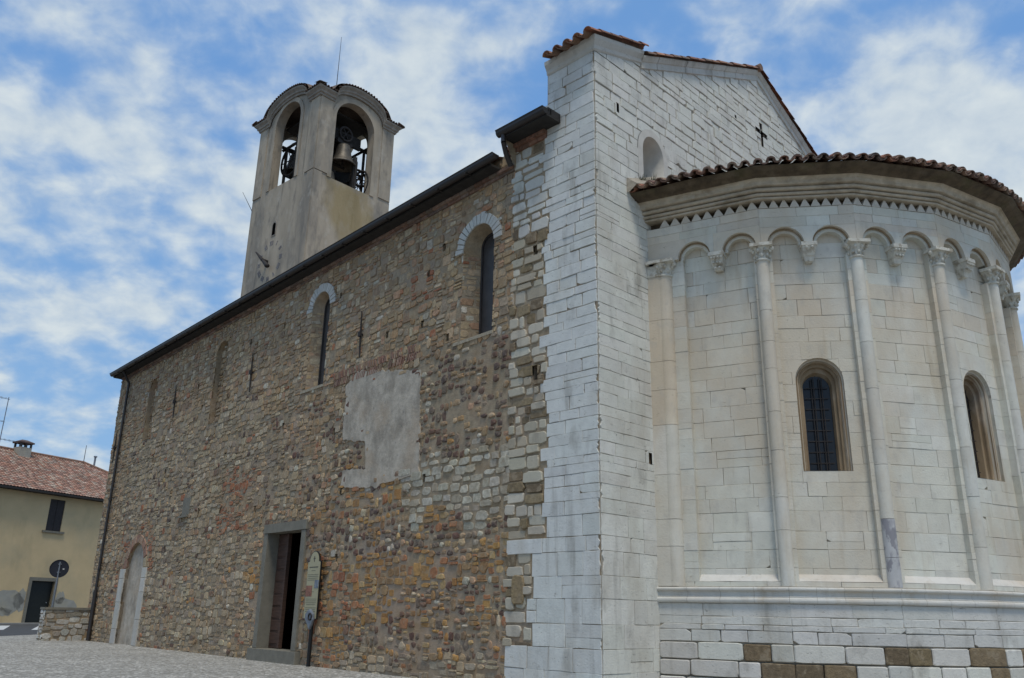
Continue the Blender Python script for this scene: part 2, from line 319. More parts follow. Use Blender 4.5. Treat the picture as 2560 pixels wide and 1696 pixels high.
# ------------------------------------------------------------------ masonry generators
def ashlar(acc, fr, rows, u0, u1, wf, wb, openings=(), clips=(), mat=M_WHITE, base=(.63, .615, .55), gap=.008, wmin=.3, wmax=.95, jz=.006, rnd=RND, edge=None, colfn=None, rough=0, skip=None, chip=.0, corner=False):
    for (z0, z1) in rows:
        a, b = (edge(z0, z1) if edge else (u0, u1))
        u = a
        while u < b-.02:
            w = rnd.uniform(wmin, wmax)
            if b-(u+w) < wmin*.6: w = b-u
            g_ = gap*rnd.choice((.35, .6, 1, 1, 1.6)); x0, x1 = u+g_*.8, u+w-g_; y0, y1 = z0+g_*.6, z1-gap*rnd.choice((.4, .8, 1.2))
            parts = [(x0, x1, y0, y1)]
            if z1-z0 > .24 and rnd.random() < .12:
                ym = y0+(y1-y0)*rnd.uniform(.35, .65); parts = [(x0, x1, y0, ym-gap*.7), (x0, x1, ym+gap*.7, y1)]
            for (X0, X1, Y0, Y1) in parts:
                j = lambda s=jz: rnd.uniform(-s, s)
                P = [(X0+j(), Y0+j()), ((X0+X1)/2, Y0+j()), (X1+j(), Y0+j()), (X1+j(), Y1+j()), ((X0+X1)/2+j(), Y1+j()), (X0+j(), Y1+j())]
                if chip and rnd.random() < chip:       # a broken corner
                    k = rnd.uniform(.02, .06); i = rnd.choice((0, 2, 3, 5)); px, py = P[i]; sx = 1 if px < (X0+X1)/2 else -1; sy = 1 if py < (Y0+Y1)/2 else -1
                    P[i:i+1] = [(px, py+sy*k), (px+sx*k*1.6, py)] if (sx*sy > 0) == (i in (0, 3)) and i in (0, 3) else [(px+sx*k*1.6, py), (px, py+sy*k)]
                if corner and u == a and X0 < a+.05:
                    m_ = rnd.choice((.004, .006, .01, .03, .05)); k_ = 5
                    P = [p for p in P if p[0] > X0+.03]; P.sort(key=lambda p: (p[1] > (Y0+Y1)/2, -p[0] if p[1] > (Y0+Y1)/2 else p[0]))
                    P = P+[(X0+rnd.uniform(0, m_), Y1-(Y1-Y0)*t/k_) for t in range(k_+1)]
                if area(P) < 0: P = P[::-1]
                full = area(P)
                for (ca, cb, ccc) in clips:
                    P = clip(P, ca, cb, ccc)
                    if len(P) < 3: break
                if len(P) < 3: continue
                ps = reduce_sub([P], openings)
                if skip and skip((X0+X1)/2, (Y0+Y1)/2): continue
                c = colfn((X0+X1)/2, (Y0+Y1)/2) if colfn else base
                c = jit(c, .07, rnd); dw = rnd.uniform(-.004, .004)+rnd.uniform(-rough, rough)
                intact = len(ps) == 1 and abs(area(ps[0])-full) < 1e-4
                for Q in ps: prism(acc, fr, Q, wf+dw, wb, mat, c, bev=(.007+rough*.6) if intact else 0)
            u += w
def rows_of(z0, z1, hmin, hmax, rnd):
    r = []; z = z0
    while z < z1-1e-3:
        h = rnd.uniform(hmin, hmax)
        if z1-(z+h) < hmin*.7: h = z1-z
        r.append((z, z+h)); z += h
    return r
def blobpoly(x0, x1, y0, y1, rnd, n=9, sq=.6, j=.1):
    cx, cy, a, b = (x0+x1)/2, (y0+y1)/2, (x1-x0)/2, (y1-y0)/2; P = []; ph = rnd.uniform(0, 1)
    for i in range(n):
        t = 2*math.pi*(i+ph)/n; c, s = math.cos(t), math.sin(t); k = 1+rnd.uniform(-j, j)
        P.append((cx+a*k*math.copysign(abs(c)**sq, c), cy+b*k*math.copysign(abs(s)**sq, s)))
    return P
PAL = {
 'tan': [(.38, .29, .185), (.33, .25, .16), (.42, .33, .22), (.29, .22, .145), (.36, .29, .2), (.4, .32, .22), (.25, .19, .135), (.45, .39, .29), (.33, .23, .14), (.31, .26, .2), (.37, .25, .17)],
 'grey': [(.37, .31, .22), (.33, .275, .195), (.41, .36, .26), (.29, .245, .18), (.39, .32, .22), (.35, .27, .18), (.25, .21, .165), (.44, .39, .3), (.34, .3, .24)],
 'cobble': [(.14, .095, .075), (.18, .12, .09), (.11, .085, .075), (.22, .16, .11), (.16, .13, .105), (.26, .19, .12), (.13, .08, .065), (.2, .165, .13), (.29, .22, .14)],
 'white': [(.46, .41, .32), (.42, .38, .29), (.49, .45, .36), (.4, .34, .25)],
 'ochre': [(.38, .235, .1), (.34, .2, .085), (.29, .2, .115), (.39, .29, .16), (.26, .165, .09), (.33, .17, .095)],
 'red': [(.31, .145, .085), (.28, .13, .08), (.33, .18, .115), (.28, .18, .12), (.33, .24, .16), (.35, .27, .19)],
 'brown': [(.22, .165, .095), (.19, .14, .085), (.26, .2, .12), (.16, .12, .075)],
}
for k_ in PAL:
    if k_ in ('tan', 'grey', 'ochre', 'red', 'cobble'):
        PAL[k_] = [tuple(max(.02, (sum(c)/3+(x-sum(c)/3)*1.06)*m) for x, m in zip(c, (1.02, .95, .88))) for c in PAL[k_]]
def wob(u, v): return .045*math.sin(u*1.7+v*.9)+.03*math.sin(u*3.9-v*2.1+1)+.02*math.sin(u*.45+2)
def hsh(u, v, s=1.0): 
    return .5+.28*math.sin(u*1.3*s+1.7*math.sin(v*.9*s))+.22*math.sin(v*2.1*s+1.1*math.sin(u*.8*s+2))
def rubble(acc, fr, region, openings, style_fn, rnd, clips=(), w0=0.0, hmin=.12, hmax=.25, depth=.034, wobble=1.0, pal=None):
    u0, u1, v0, v1 = region; v = v0-.1
    while v < v1:
        h = rnd.uniform(hmin, hmax); u = u0-rnd.uniform(0, .2)
        while u < u1:
            st, lk = style_fn(u+rnd.gauss(0, .13), v+h/2+rnd.gauss(0, .09))
            w = {'cobble': rnd.uniform(.12, .24), 'white': rnd.uniform(.2, .42), 'ochre': rnd.uniform(.14, .34), 'red': rnd.uniform(.12, .3), 'tan': rnd.uniform(.1, .34), 'grey': rnd.uniform(.14, .38), 'brown': rnd.uniform(.15, .35)}[st]
            cells = [(u, u+w, v, v+h)]
            q = rnd.random()
            if st in ('tan', 'ochre', 'red') and q < .42: m_ = v+h*rnd.uniform(.35, .65); cells = [(u, u+w, v, m_), (u, u+w, m_, v+h)]
            elif st == 'cobble' and h > .2 and q < .55: m_ = v+h*rnd.uniform(.42, .58); d = rnd.uniform(-.04, .04); cells = [(u, u+w, v, m_), (u+d, u+w+d, m_, v+h)]
            elif st == 'grey' and q < .22: m_ = v+h*rnd.uniform(.35, .65); cells = [(u, u+w, v, m_), (u, u+w, m_, v+h)]
            for (a, b, c, d) in cells:
                if rnd.random() > lk: continue
                dv = wob((a+b)/2, (c+d)/2)*wobble; c += dv; d += dv
                if d < v0-.02 or c > v1+.02 or b < u0 or a > u1: continue
                kind = st
                r = rnd.random()
                if st == 'tan' and r < .045: kind = 'white'
                elif st == 'tan' and r < .075: kind = 'red'
                elif st == 'grey' and r < .03: kind = 'red'
                elif st == 'grey' and r < .07: kind = 'cobble'
                elif st == 'cobble' and r < .14: kind = 'tan'
                elif st == 'cobble' and r < (.17 if c > 3.9 else .33): kind = 'ochre'
                elif st == 'cobble' and .33 < r < .37: kind = 'white'
                g = {'cobble': .01, 'white': .014, 'ochre': .01}.get(st, .011)
                if st == 'cobble':
                    k1, k2 = rnd.uniform(-.025, .025), rnd.uniform(.75, 1.12); mm = (c+d)/2; P = blobpoly(a+g, b-g, mm+k1-(d-c)*.5*k2+g, mm+k1+(d-c)*.5*k2-g, rnd, 10, rnd.choice((.5, .7, .95)), .2)
                else:
                    g *= rnd.uniform(.4, 1.6); mm = (c+d)/2+rnd.uniform(-.02, .02); hh = (d-c)/2*rnd.uniform(.72, 1.1)-g*.6; ww = (b-a)/2*rnd.uniform(.8, 1.06)-g*.6; mu = (a+b)/2+rnd.uniform(-.02, .02); P = blobpoly(mu-ww, mu+ww, mm-hh, mm+hh, rnd, 11, rnd.choice((.28, .4, .6, .8)), .14)
                for (ca, cb, cc_) in clips:
                    P = clip(P, ca, cb, cc_)
                    if len(P) < 3: break
                if len(P) < 3: continue
                full = area(P); ps = reduce_sub([P], openings)
                if not ps: continue
                col = jit(rnd.choice(pal or PAL[kind]), .16, rnd)
                dw = rnd.uniform(.1, 1)*depth; ok = len(ps) == 1 and abs(area(ps[0])-full) < 1e-5
                if sum(abs(area(Q)) for Q in ps) < .25*abs(full): continue
                for Q in ps:
                    prism(acc, fr, Q, w0+dw, w0-.03, M_COBBLE if st == 'cobble' else M_RUBBLE, col, bev=(.018 if st == 'cobble' else .011) if ok else 0, smooth=False, dome=.007 if (st == 'cobble' and ok) else 0)
            u += w
        v += h

# ------------------------------------------------------------------ layout of the church
NDIR = ray(-697, 1497); NDIR[2] = 0; NDIR /= np.linalg.norm(NDIR)
NIN = np.array([NDIR[1], -NDIR[0], 0])
A0 = onz(1050, 1697)
J = onplane(1268, 1540, A0, NIN); J[2] = 0
NAVE = Frame(J, NDIR, -NIN)                    # u grows away from the camera, w outwards
def Wn(px, py, w=0):
    P = onplane(px, py, J-NIN*w, NIN); return (P-J)@NDIR, P[2]
XC, YC = J[0], 8.763                           # corner of the pier
LEFT = Frame((XC, 0, 0), (0, 1, 0), (-1, 0, 0))     # u = world y
FRONT = Frame((0, YC, 0), (1, 0, 0), (0, -1, 0))    # u = world x
NAVE_L = 23.7; ZE = 10.04
church = empty('church', (17.5, 20, 0), label='old stone church with rubble side wall, white stone pier and polygonal apse', category='church')

# ---------------- side wall
def make_nave():
    rnd = random.Random(21)
    W1 = arch(1.1, .51, 6.56, 8.53); W2 = arch(7.68, .47, 6.7, 8.87); W3 = arch(13.95, .42, 6.72, 8.98); W4 = arch(19.95, .4, 7.0, 8.9)
    DOOR = rect(7.33, 9.52, 0, 3.29)
    bx0, bx1 = 18.25, 19.9
    BD = arch((bx0+bx1)/2, (bx1-bx0)/2, -.1, 2.45, ry=.85)
    holes = [(2.33, 8.92), (2.86, 8.45), (3.01, 7.28), (2.07, 6.75), (2.64, 3.83), (6.72, 8.98), (9.77, 8.89), (6.46, 5.36), (5.92, 3.85), (5.88, 2.35), (10.35, 3.78),
             (13.09, 7.41), (15.08, 7.39), (12.77, 6.78), (12.76, 5.54), (15.04, 5.56), (17.53, 5.57), (12.64, 3.92), (14.2, 4.01), (21.23, 5.6), (11.9, 8.9), (15.6, 8.2), (9.2, 5.9), (18.9, 6.2), (16.6, 3.0), (4.4, 7.36)]
    HO = [rect(x-.055, x+.055, z-.085, z+.085) for x, z in holes]
    ops = [W1, W2, W3, W4, DOOR, BD]+HO
    k = .055
    end = (1, -k, NAVE_L-.3)                   # u - k*z <= ...
    wallpoly = clip(rect(-.02, 26, -.3, ZE+.35), *end)
    a = Acc(); sheet(a, NAVE, wallpoly, 0, ops, M_MORTAR)
    for x, z in holes:                          # pocket of each putlog hole
        O = rect(x-.055, x+.055, z-.085, z+.085); loft(a, [NAVE.p(*p, .005) for p in O], [NAVE.p(*p, -.22) for p in O], M_MORTAR)
        a.add([NAVE.p(*p, -.22) for p in O], [(0, 1, 2, 3)], M_BLACK)
    PL = [(6.02, 6.45), (5.55, 6.7), (2.95, 6.22), (2.86, 4.95), (2.83, 4.0), (4.45, 3.8), (5.95, 3.95), (5.9, 4.33), (4.86, 4.26), (4.98, 4.92), (6.0, 5.1)]
    keep = [rect(3.0, 4.85, 4.15, 6.15), rect(4.85, 5.85, 5.2, 6.35), rect(4.85, 5.75, 4.0, 4.2)]
    def style(u, v):
        n = hsh(u, v); n2 = hsh(u+9, v*1.4, 2.2)
        if u > 10.3+1.2*(n-.5):
            if v > 7.2+1.2*(n-.5) or u > 21.2: return 'tan', .96
            if 17.3 < u < 21 and .8 < v < 3.9 and n2 > .35: return 'red' if n2 > .55 else 'tan', .9
            if 10 < u < 12.6 and 3.2 < v < 4.4+n: return 'red', .85
            if n2 > .86: return 'cobble', .85
            return 'grey', .95
        if v > 6.35+.5*(n-.5):
            if 2.7 < u < 3.3 and 7.0 < v < 8.4 and n2 > .5: return 'red', .9
            return 'tan', .95
        if u < 3.3+.6*(n-.5) and 2.95+.35*(n2-.5) < v < 3.95+.5*(n-.5)+max(0, (1.6-u)*.3): return 'white', .95
        if 5.2 < u < 6.9 and v < 2.4: return ('red' if n2 > .45 else 'ochre'), .88
        if 3.4 < u <= 5.2 and .9 < v < 1.8 and n > .4: return 'ochre', .85
        if 1.75 < v-.15*(n-.5) < 2.3: return ('ochre', .93)
        if 3.55 < v < 3.8 and u < 6.5: return 'ochre', .8
        if u < 3.2 and v > 3.95: return 'cobble', .72
        if 6.0 < u and v > 3.4: return ('cobble', .75) if n2 > .6 else ('tan', .92) if n > .4 else ('grey', .9)
        if 9.4 < u: return ('tan', .9) if n2 < .6 else ('red', .8)
        if v < .35: return 'grey', .9
        if n2 > .82: return 'ochre', .85
        return 'cobble', .86
    frames = [rect(7.1, 9.62, 0, .3)]
    rubble(a, NAVE, (0, 26, 0, ZE+.15), ops+keep+frames, style, rnd, clips=[end, (-1, 0, .0)])
    # blocked windows: stones set back inside the old openings
    for (c, r, z0, zs) in ((13.95, .42, 6.72, 8.98), (19.95, .4, 7.0, 8.9)):
        O = arch(c, r, z0, zs); loft(a, [NAVE.p(*p, .02) for p in O], [NAVE.p(*p, -.19) for p in O], M_MORTAR)
        a.add([NAVE.p(*p, -.18) for p in O], [tuple(range(len(O)))], M_MORTAR)
        rubble(a, NAVE, (c-r, c+r, z0, zs+r), [], lambda u, v: ('tan', 1), rnd, w0=-.165, clips=[(1, 0, c+r), (-1, 0, -(c-r)), (0, 1, zs+r*.75)], hmin=.16, hmax=.26)
    # end wall and thick back so that nothing is paper thin
    e0 = NAVE_L-.3
    a.add([NAVE.p(e0, -.3, 0), NAVE.p(e0+k*(ZE+.4), ZE+.4, 0), NAVE.p(e0+k*(ZE+.4), ZE+.4, -6.6), NAVE.p(e0, -.3, -6.6)], [(0, 1, 2, 3)], M_MORTAR)
    side = build('side_wall', a, church, label='rubble stone side wall of mixed tan limestone, river cobbles and brick')
    # plaster patch: one thick irregular sheet
    a = Acc(); rp = random.Random(3); pts = []
    for i in range(len(PL)):
        p, q = PL[i], PL[(i+1) % len(PL)]; n = max(2, int(math.hypot(q[0]-p[0], q[1]-p[1])/.045)); ox = oy = 0
        for t in range(n):
            ox = .85*ox+rp.uniform(-.022, .022); oy = .85*oy+rp.uniform(-.022, .022); pts.append((p[0]+(q[0]-p[0])*t/n+ox, p[1]+(q[1]-p[1])*t/n+oy))
    n = len(pts); fo = [NAVE.p(x, y, .028) for x, y in pts]; bo = [NAVE.p(x, y, -.01) for x, y in pts]
    a.add(fo, [tuple(range(n))], M_PLASTER); loft(a, bo, fo, M_PLASTER); build('plaster_patch', a, side)
    # herringbone brick strip
    a = Acc(); m = 46
    for i in range(m):
        u = 3.0+i*(6.7-3.0)/m; z = 6.86-.0*(u); lean = .05
        for r_ in (0, 1):
            z0 = z-.19*r_-.0; P = [(u, z0-.17), (u+.05, z0-.17), (u+.05+(lean if r_ == 0 else -lean), z0), (u+(lean if r_ == 0 else -lean), z0)]
            if rp.random() < .12: continue
            prism(a, NAVE, P, .035+rp.uniform(-.012, .008), -.02, M_BRICK, jit(rp.choice([(.25, .14, .1), (.24, .15, .11), (.28, .19, .13)]), .22, rp))
    build('herringbone_brick_band', a, side)
    # brick cornice below the eaves
    a = Acc()
    for r_, (w, z0, z1) in enumerate(((.04, ZE-.15, ZE-.085), (.1, ZE-.08, ZE-.015))):
        u = 0
        while u < NAVE_L-.05:
            prism(a, NAVE, rect(u+.004, u+.24, z0, z1), w+rp.uniform(-.006, .006), -.02, M_BRICK, jit(rp.choice([(.2, .12, .085), (.24, .16, .12), (.19, .14, .11)]), .25, rp)); u += .25
    build('brick_cornice', a, side)
    # windows
    for (c, r, z0, zs, wg, d) in ((1.1, .51, 6.56, 8.53, .3, .33), (7.68, .47, 6.7, 8.87, .26, .25)):
        O = arch(c, r, z0, zs, 16); I = arch(c, wg, z0+.1, zs+.12, 16)
        a = Acc()
        loft(a, [NAVE.p(*p, .02) for p in O], [NAVE.p(*p, -d) for p in I], M_MORTAR)
        # stones lining the splay
        for s_ in (1, -1):
            fr = Frame(NAVE.p(c+s_*r, 0, .02), (NAVE.p(c+s_*wg, 0, -d)-NAVE.p(c+s_*r, 0, .02)), NAVE.U*-s_)
            Lw = np.linalg.norm(fr.U); fr.U = fr.U/Lw; nn = np.cross(fr.U, fr.V); fr.N = nn if nn@(NAVE.U*-s_) > 0 else -nn; fr.flip = np.cross(fr.U, fr.V)@fr.N < 0
            rubble(a, fr, (0, Lw, z0, zs), [], lambda u, v: ('tan', 1), rp, clips=[(1, 0, Lw), (-1, 0, 0), (0, -1, -z0), (0, 1, zs)], hmin=.13, hmax=.22, depth=.015, wobble=0)
        build('window_reveal', a, side)
        a = Acc(); nv = 17; w_ = .25     # white voussoirs
        for i in range(0, nv):
            t0 = math.pi*(i+.07)/nv; t1 = math.pi*(i+.93)/nv; ro = r+w_*rp.uniform(.85, 1.1)
            P = [(c+q*math.cos(t), zs+q*math.sin(t)) for q, t in ((r, t0), (ro, t0), (ro, t1), (r, t1))]
            prism(a, NAVE, P, .05+rp.uniform(-.006, .01), -.08, M_WHITE, jit((.5, .49, .45), .1, rp), bev=.01)
        build('window_arch', a, side)
        a = Acc(); prism(a, NAVE, rect(c-r-.02, c+r+.25, z0-.07, z0), .03, -.1, M_RUBBLE, (.35, .3, .22), bev=.01); build('window_sill', a, side)
        a = Acc(); a.add([NAVE.p(*p, -d+.005) for p in I], [tuple(range(len(I)))], M_SLOT)
        I2 = arch(c, wg-.05, z0+.15, zs+.12, 16); 
        for (A_, B_, w1, w2) in ((I, I2, -d+.03, -d+.03), (I2, I2, -d+.03, -d+.005)): loft(a, [NAVE.p(*p, w1) for p in A_], [NAVE.p(*p, w2) for p in B_], M_IRON)
        build('window_pane', a, side)
    # iron anchors
    for (u0_, z1, u1_, z0) in ((5.53, 8.22, 5.48, 7.02), (11.55, 8.45, 11.48, 7.25), (17.55, 8.58, 17.4, 7.4), (23.3, 7.75, 23.25, 6.5)):
        a = Acc(); d = (NAVE.p(u1_, z0, .06)-NAVE.p(u0_, z1, .06))
        mid = NAVE.p((u0_+u1_)/2, (z0+z1)/2, .06)
        a.cyl(mid-d*.5, mid, .014, .03, M_IRON, 6); a.cyl(mid, mid+d*.5, .03, .018, M_IRON, 6); a.box(mid-NAVE.U*.05-NAVE.V*.06, NAVE.U*.1, NAVE.V*.12, NAVE.N*.05, M_IRON); a.cyl(mid, mid-NAVE.N*.1, .03, .03, M_IRON, 8)
        build('iron_anchor', a, side)
    # side door
    door = Acc(); u0, u1 = 7.33, 9.52; f = .205; zt = 3.07; zb = .28
    for (x0, x1, y0, y1, w) in ((u0, u0+f, zb, zt-.003, .06), (u1-f, u1, zb, zt-.003, .06), (u0-.03, u1+.03, zt, 3.3, .075)):
        prism(door, NAVE, rect(x0, x1, y0, y1), w, -.35, M_DOORSTONE, bev=.012)
    prism(door, NAVE, rect(7.13, 9.6, -.1, zb-.003), .16, -.5, M_DOORSTONE, bev=.02)
    fr_ = build('door_frame', door, side)
    a = Acc(); o = rect(u0+f, u1-f, zb, zt)
    loft(a, [NAVE.p(*p, -.345) for p in o], [NAVE.p(*p, -1.6) for p in o], M_BLACK); a.add([NAVE.p(*p, -1.6) for p in o], [(0, 1, 2, 3)], M_BLACK)
    build('dark_doorway', a, side)
    a = Acc(); um = 8.72; prism(a, NAVE, rect(um, u1-f, zb+.01, zt-.01), -.27, -.33, M_WOOD, bev=.006)
    prism(a, NAVE, rect(um, um+.09, zb+.01, zt-.01), -.235, -.27, M_WOOD, bev=.006)
    for i in range(9):
        z = zb+.12+i*.3; prism(a, NAVE, rect(um+.11, u1-f-.04, z, z+.25), -.25, -.27, M_WOOD, bev=.012)
    build('door_leaf', a, side)
    # blocked side door with white jambs
    a = Acc(); O = BD; prism(a, NAVE, [(x, max(y, -.05)) for x, y in O], -.1, -.3, M_PLASTER)
    loft(a, [NAVE.p(*p, .01) for p in O], [NAVE.p(*p, -.12) for p in O], M_MORTAR)
    build('plastered_doorway', a, side)
    for (x0, x1) in ((bx0-.42, bx0), (bx1, bx1+.48)):
        a = Acc()
        for (y0, y1) in rows_of(0, 2.45, .35, .9, rp): prism(a, NAVE, rect(x0, x1+rp.uniform(-.03, .0), y0+.005, y1-.005), .05, -.1, M_WHITE, jit((.5, .48, .43), .08, rp), bev=.01)
        build('door_jamb', a, side)
    a = Acc(); cc_ = (bx0+bx1)/2; rr = (bx1-bx0)/2
    for i in range(9):
        t0 = math.pi*(i+.06)/9; t1 = math.pi*(i+.94)/9
        P = [(cc_+q*math.cos(t), 2.45+q*k2*math.sin(t)) for q, k2, t in ((rr, .85/rr, t0), (rr+.26, 1.12/(rr+.26), t0), (rr+.26, 1.12/(rr+.26), t1), (rr, .85/rr, t1))]
        prism(a, NAVE, P, .035, -.05, M_RUBBLE, jit(rp.choice([(.34, .22, .15), (.36, .3, .2), (.3, .17, .12)]), .1, rp), bev=.01)
    build('door_arch', a, side)
    # slate plaque, grey stone
    a = Acc(); prism(a, NAVE, rect(14.9, 15.5, 3.95, 4.5), .03, -.03, M_DOORSTONE, bev=.01); prism(a, NAVE, rect(14.9, 15.6, 3.88, 3.94), .1, -.03, M_DOORSTONE); build('stone_ledge', a, side)
    # eaves: soffit, gutter, downspout, roof
    a = Acc(); ov = .36
    a.box(NAVE.p(.38, ZE-.01, -.1), NAVE.U*(NAVE_L+.25-.38), NAVE.N*(ov+.1), NAVE.V*.05, M_BEAM)
    n = int(NAVE_L/.6)
    build('eaves_soffit', a, side)
    a = Acc(); prof = [(ov+.0+.085+.085*math.cos(t), ZE+.11+.1*math.sin(t)) for t in np.linspace(math.pi, 2*math.pi, 9)]
    prof = prof+[(ov+.19, ZE+.13), (ov+.155, ZE+.125)]+[(ov+.085+.07*math.cos(t), ZE+.115+.085*math.sin(t)) for t in np.linspace(2*math.pi, math.pi, 7)]
    loft(a, [NAVE.p(.12, z, w) for w, z in prof], [NAVE.p(NAVE_L+.2, z, w) for w, z in prof], M_GUTTER)
    for e in (.12, NAVE_L+.2): a.add([NAVE.p(e, z, w) for w, z in prof[:11]], [tuple(range(11))], M_GUTTER)
    a.box(NAVE.p(.42, ZE+.045, ov-.04), NAVE.U*(NAVE_L-.07), NAVE.V*.12, NAVE.N*.035, M_BEAM)
    u = 1.0
    while u < NAVE_L: a.box(NAVE.p(u, ZE-.005, ov-.02), NAVE.U*.03, NAVE.V*.02, NAVE.N*.2, M_GUTTER); u += 1.0
    build('gutter', a, church)
    a = Acc(); us, ub = 22.7, 22.5
    a.tube([NAVE.p(us, ZE+.05, ov+.05), NAVE.p(us, ZE-.12, ov*.8), NAVE.p(us, ZE-.4, .1), NAVE.p(ub+.05, 1.6, .1)], .05, M_GUTTER, 8); a.cyl(NAVE.p(ub+.05, 1.75, .1), NAVE.p(ub, .02, .1), .075, .075, M_GUTTER, 10)
    for z in (2.5, 5, 7.5): a.cyl(NAVE.p(ub+(us-ub)*z/10, z, .1), NAVE.p(ub+(us-ub)*z/10, z+.06, .1), .065, .065, M_GUTTER, 10)
    build('downspout', a, church)
    # nave roof: corrugated tiles
    a = Acc(); halfw = 6.7; ns = 40; 
    for s_ in (0, 1):
        A_ = []; B_ = []; nu = int((NAVE_L+.3)/.055)
        for i in range(nu+1):
            u = .4+i*.055; h = .035*abs(math.sin(math.pi*u/.22))
            if s_ == 0: A_.append(NAVE.p(u, ZE+.2+h, ov+.06)); B_.append(NAVE.p(u, ZE+.2+h+.3*(halfw+ov), -halfw))
            else: A_.append(NAVE.p(u, ZE+.2+h+.3*(halfw+ov), -halfw)); B_.append(NAVE.p(u, ZE+.2+h, -2*halfw-ov))
        loft(a, A_, B_, M_TILE, closed=False, smooth=True, col=(.27, .14, .09))
    build('nave_roof', a, church)
    return side
make_nave()

# ---------------- white pier, left face, gable front
RW = rows_of(0, 2.8, .24, .4, random.Random(5))+rows_of(2.8, 15.2, .13, .27, random.Random(6))
def make_front():
    rnd = random.Random(11)
    a = Acc()
    # rows shared by both faces of the pier
    yb = 9.97
    jr = random.Random(8); jag = {r_: jr.uniform(-.13, .12) for r_ in RW}
    def edge_left(z0, z1):
        r_ = (z0, z1); j = jag.get(r_, 0)
        if z1 < 2.45: return YC, (10.9 if (z0 > 1.9 or z1 < 1.0) else 10.35+j)
        if z0 > 10.95: return YC, yb
        if z0 > 9.6: return YC, 10.1+j
        return YC, yb+.05+j
    low = [r_ for r_ in RW if r_[0] < 11.75]
    bighole = [rect(10.18, 10.32, 5.3, 5.58), rect(10.22, 10.33, 7.82, 8.02)]
    cl = [(0, 1, 11.72)]
    ashlar(a, LEFT, [q for q in low if q[0] >= 6.2], YC, yb, .02, -.02, bighole, cl, gap=.0075, wmin=.26, wmax=.75, rnd=rnd, edge=edge_left, chip=.3, corner=True, base=(.6, .6, .56), rough=.006, jz=.009)
    ashlar(a, LEFT, [q for q in low if q[0] < 6.2], YC, yb, .02, -.02, bighole, cl, gap=.0045, wmin=.28, wmax=.85, rnd=rnd, edge=edge_left, chip=.12, corner=True, base=(.6, .6, .56))
    # rough quoin section between pier and rubble wall
    rq = random.Random(31); z = 0
    while z < 10.5:
        h = rq.uniform(.13, .28); 
        e = [edge_left(r_[0], r_[1])[1] for r_ in RW if r_[0] <= z+h/2 < r_[1]][0]
        y = e+.015; ye = 10.96+rq.uniform(-.05, .03)
        while y < ye-.06:
            w = rq.uniform(.14, .6); w = min(w, ye-y) if ye-(y+w) > .12 else ye-y
            cz = z+h/2; pb = .06 if cz > 8.6 else .35 if (7.6 < cz < 8.6 or 6.4 < cz < 7.2) else .18 if cz > 3.6 else .3
            r = rq.random(); col = rq.choice(PAL['brown']) if r < pb else ((.53, .515, .46) if cz > 8.4 else rq.choice(PAL['white']))
            g1, g2 = rq.uniform(.008, .03), rq.uniform(.008, .028); dz = .03*math.sin(y*7+z*3); P = blobpoly(y+g1, y+w-g1, z+g2+dz, z+h-g2*.6+dz, rq, 13, .36, .1)
            for Q in reduce_sub([P], bighole): prism(a, LEFT, Q, .02+rq.uniform(-.015, .025), -.03, M_WHITE if r >= pb else M_RUBBLE, jit(col, .12, rq), bev=.016)
            y += w
        z += h
    sheet(a, LEFT, rect(YC, yb+.02, 10.5, 11.74), -.004, [], M_MORTAR)
    sheet(a, LEFT, rect(YC, 11.1, -.3, 10.5), -.004, bighole, M_MORTAR)
    for O in bighole: loft(a, [LEFT.p(*p, .0) for p in O], [LEFT.p(*p, -.35) for p in O], M_MORTAR); a.add([LEFT.p(*p, -.35) for p in O], [(0, 1, 2, 3)], M_BLACK)
    # ochre block let into the white foot
    prism(a, LEFT, blobpoly(10.45, 10.75, 1.35, 1.85, rq, 12, .4, .04), .05, -.02, M_RUBBLE, (.27, .2, .11), bev=.02)
    pier = build('corner_pier', a, church, label='white ashlar pier face with rough quoins along its left edge')
    # gable front
    a = Acc(); XA = 17.46; XR = 2*XA-XC
    s1 = (12.56-12.01)/(12.39-10.74); s2 = (14.73-12.43)/(17.46-12.43)
    zp = 11.74                                  # top of blocks at the corner
    rakeL = lambda x: 12.2+s2*(x-12.37)
    clips_pier = [(-s1, 1, 11.745-s1*XC)]
    clips_main = [(-s2, 1, 12.13-s2*12.37), (s2, 1, 12.13+s2*(2*XA-12.37))]
    # niche and cross opening
    nc, nr = 12.69, .36
    NI = arch(nc, nr, 9.3, 10.2, 14, ry=.4); NO = arch(nc, nr+.16, 9.2, 10.2, 14, ry=.56)
    cxr, czr = 17.5, 12.86
    CR = [rect(cxr-.07, cxr+.07, czr-.36, czr+.34), rect(cxr-.3, cxr-.07, czr-.02, czr+.12), rect(cxr+.07, cxr+.3, czr-.02, czr+.12)]
    small = [rect(12.2, 12.3, 3.78, 3.98), rect(11.5, 11.58, 10.66, 10.88), rect(16.2, 16.28, 12.75, 12.84)]
    low = [r_ for r_ in RW if r_[1] < 10.0]; up = [r_ for r_ in RW if r_[1] >= 10.0]
    ashlar(a, FRONT, low, XC, 13.2, .02, -.02, [NO]+CR+small, clips_main, gap=.004, wmin=.3, wmax=.9, rnd=rnd, chip=.08, corner=True)
    up1 = [r_ for r_ in up if r_[0] < 11.2]; up2 = [r_ for r_ in up if r_[0] >= 11.2]
    ashlar(a, FRONT, up1, XC, XR, .02, -.03, [NO]+CR+small, clips_main, gap=.011, wmin=.24, wmax=.66, rnd=rnd, chip=.35, rough=.012, jz=.011, corner=True)
    ashlar(a, FRONT, up2, XC, 12.355, .02, -.03, [], clips_pier, gap=.009, wmin=.24, wmax=.66, rnd=rnd, chip=.3, rough=.008, jz=.008)
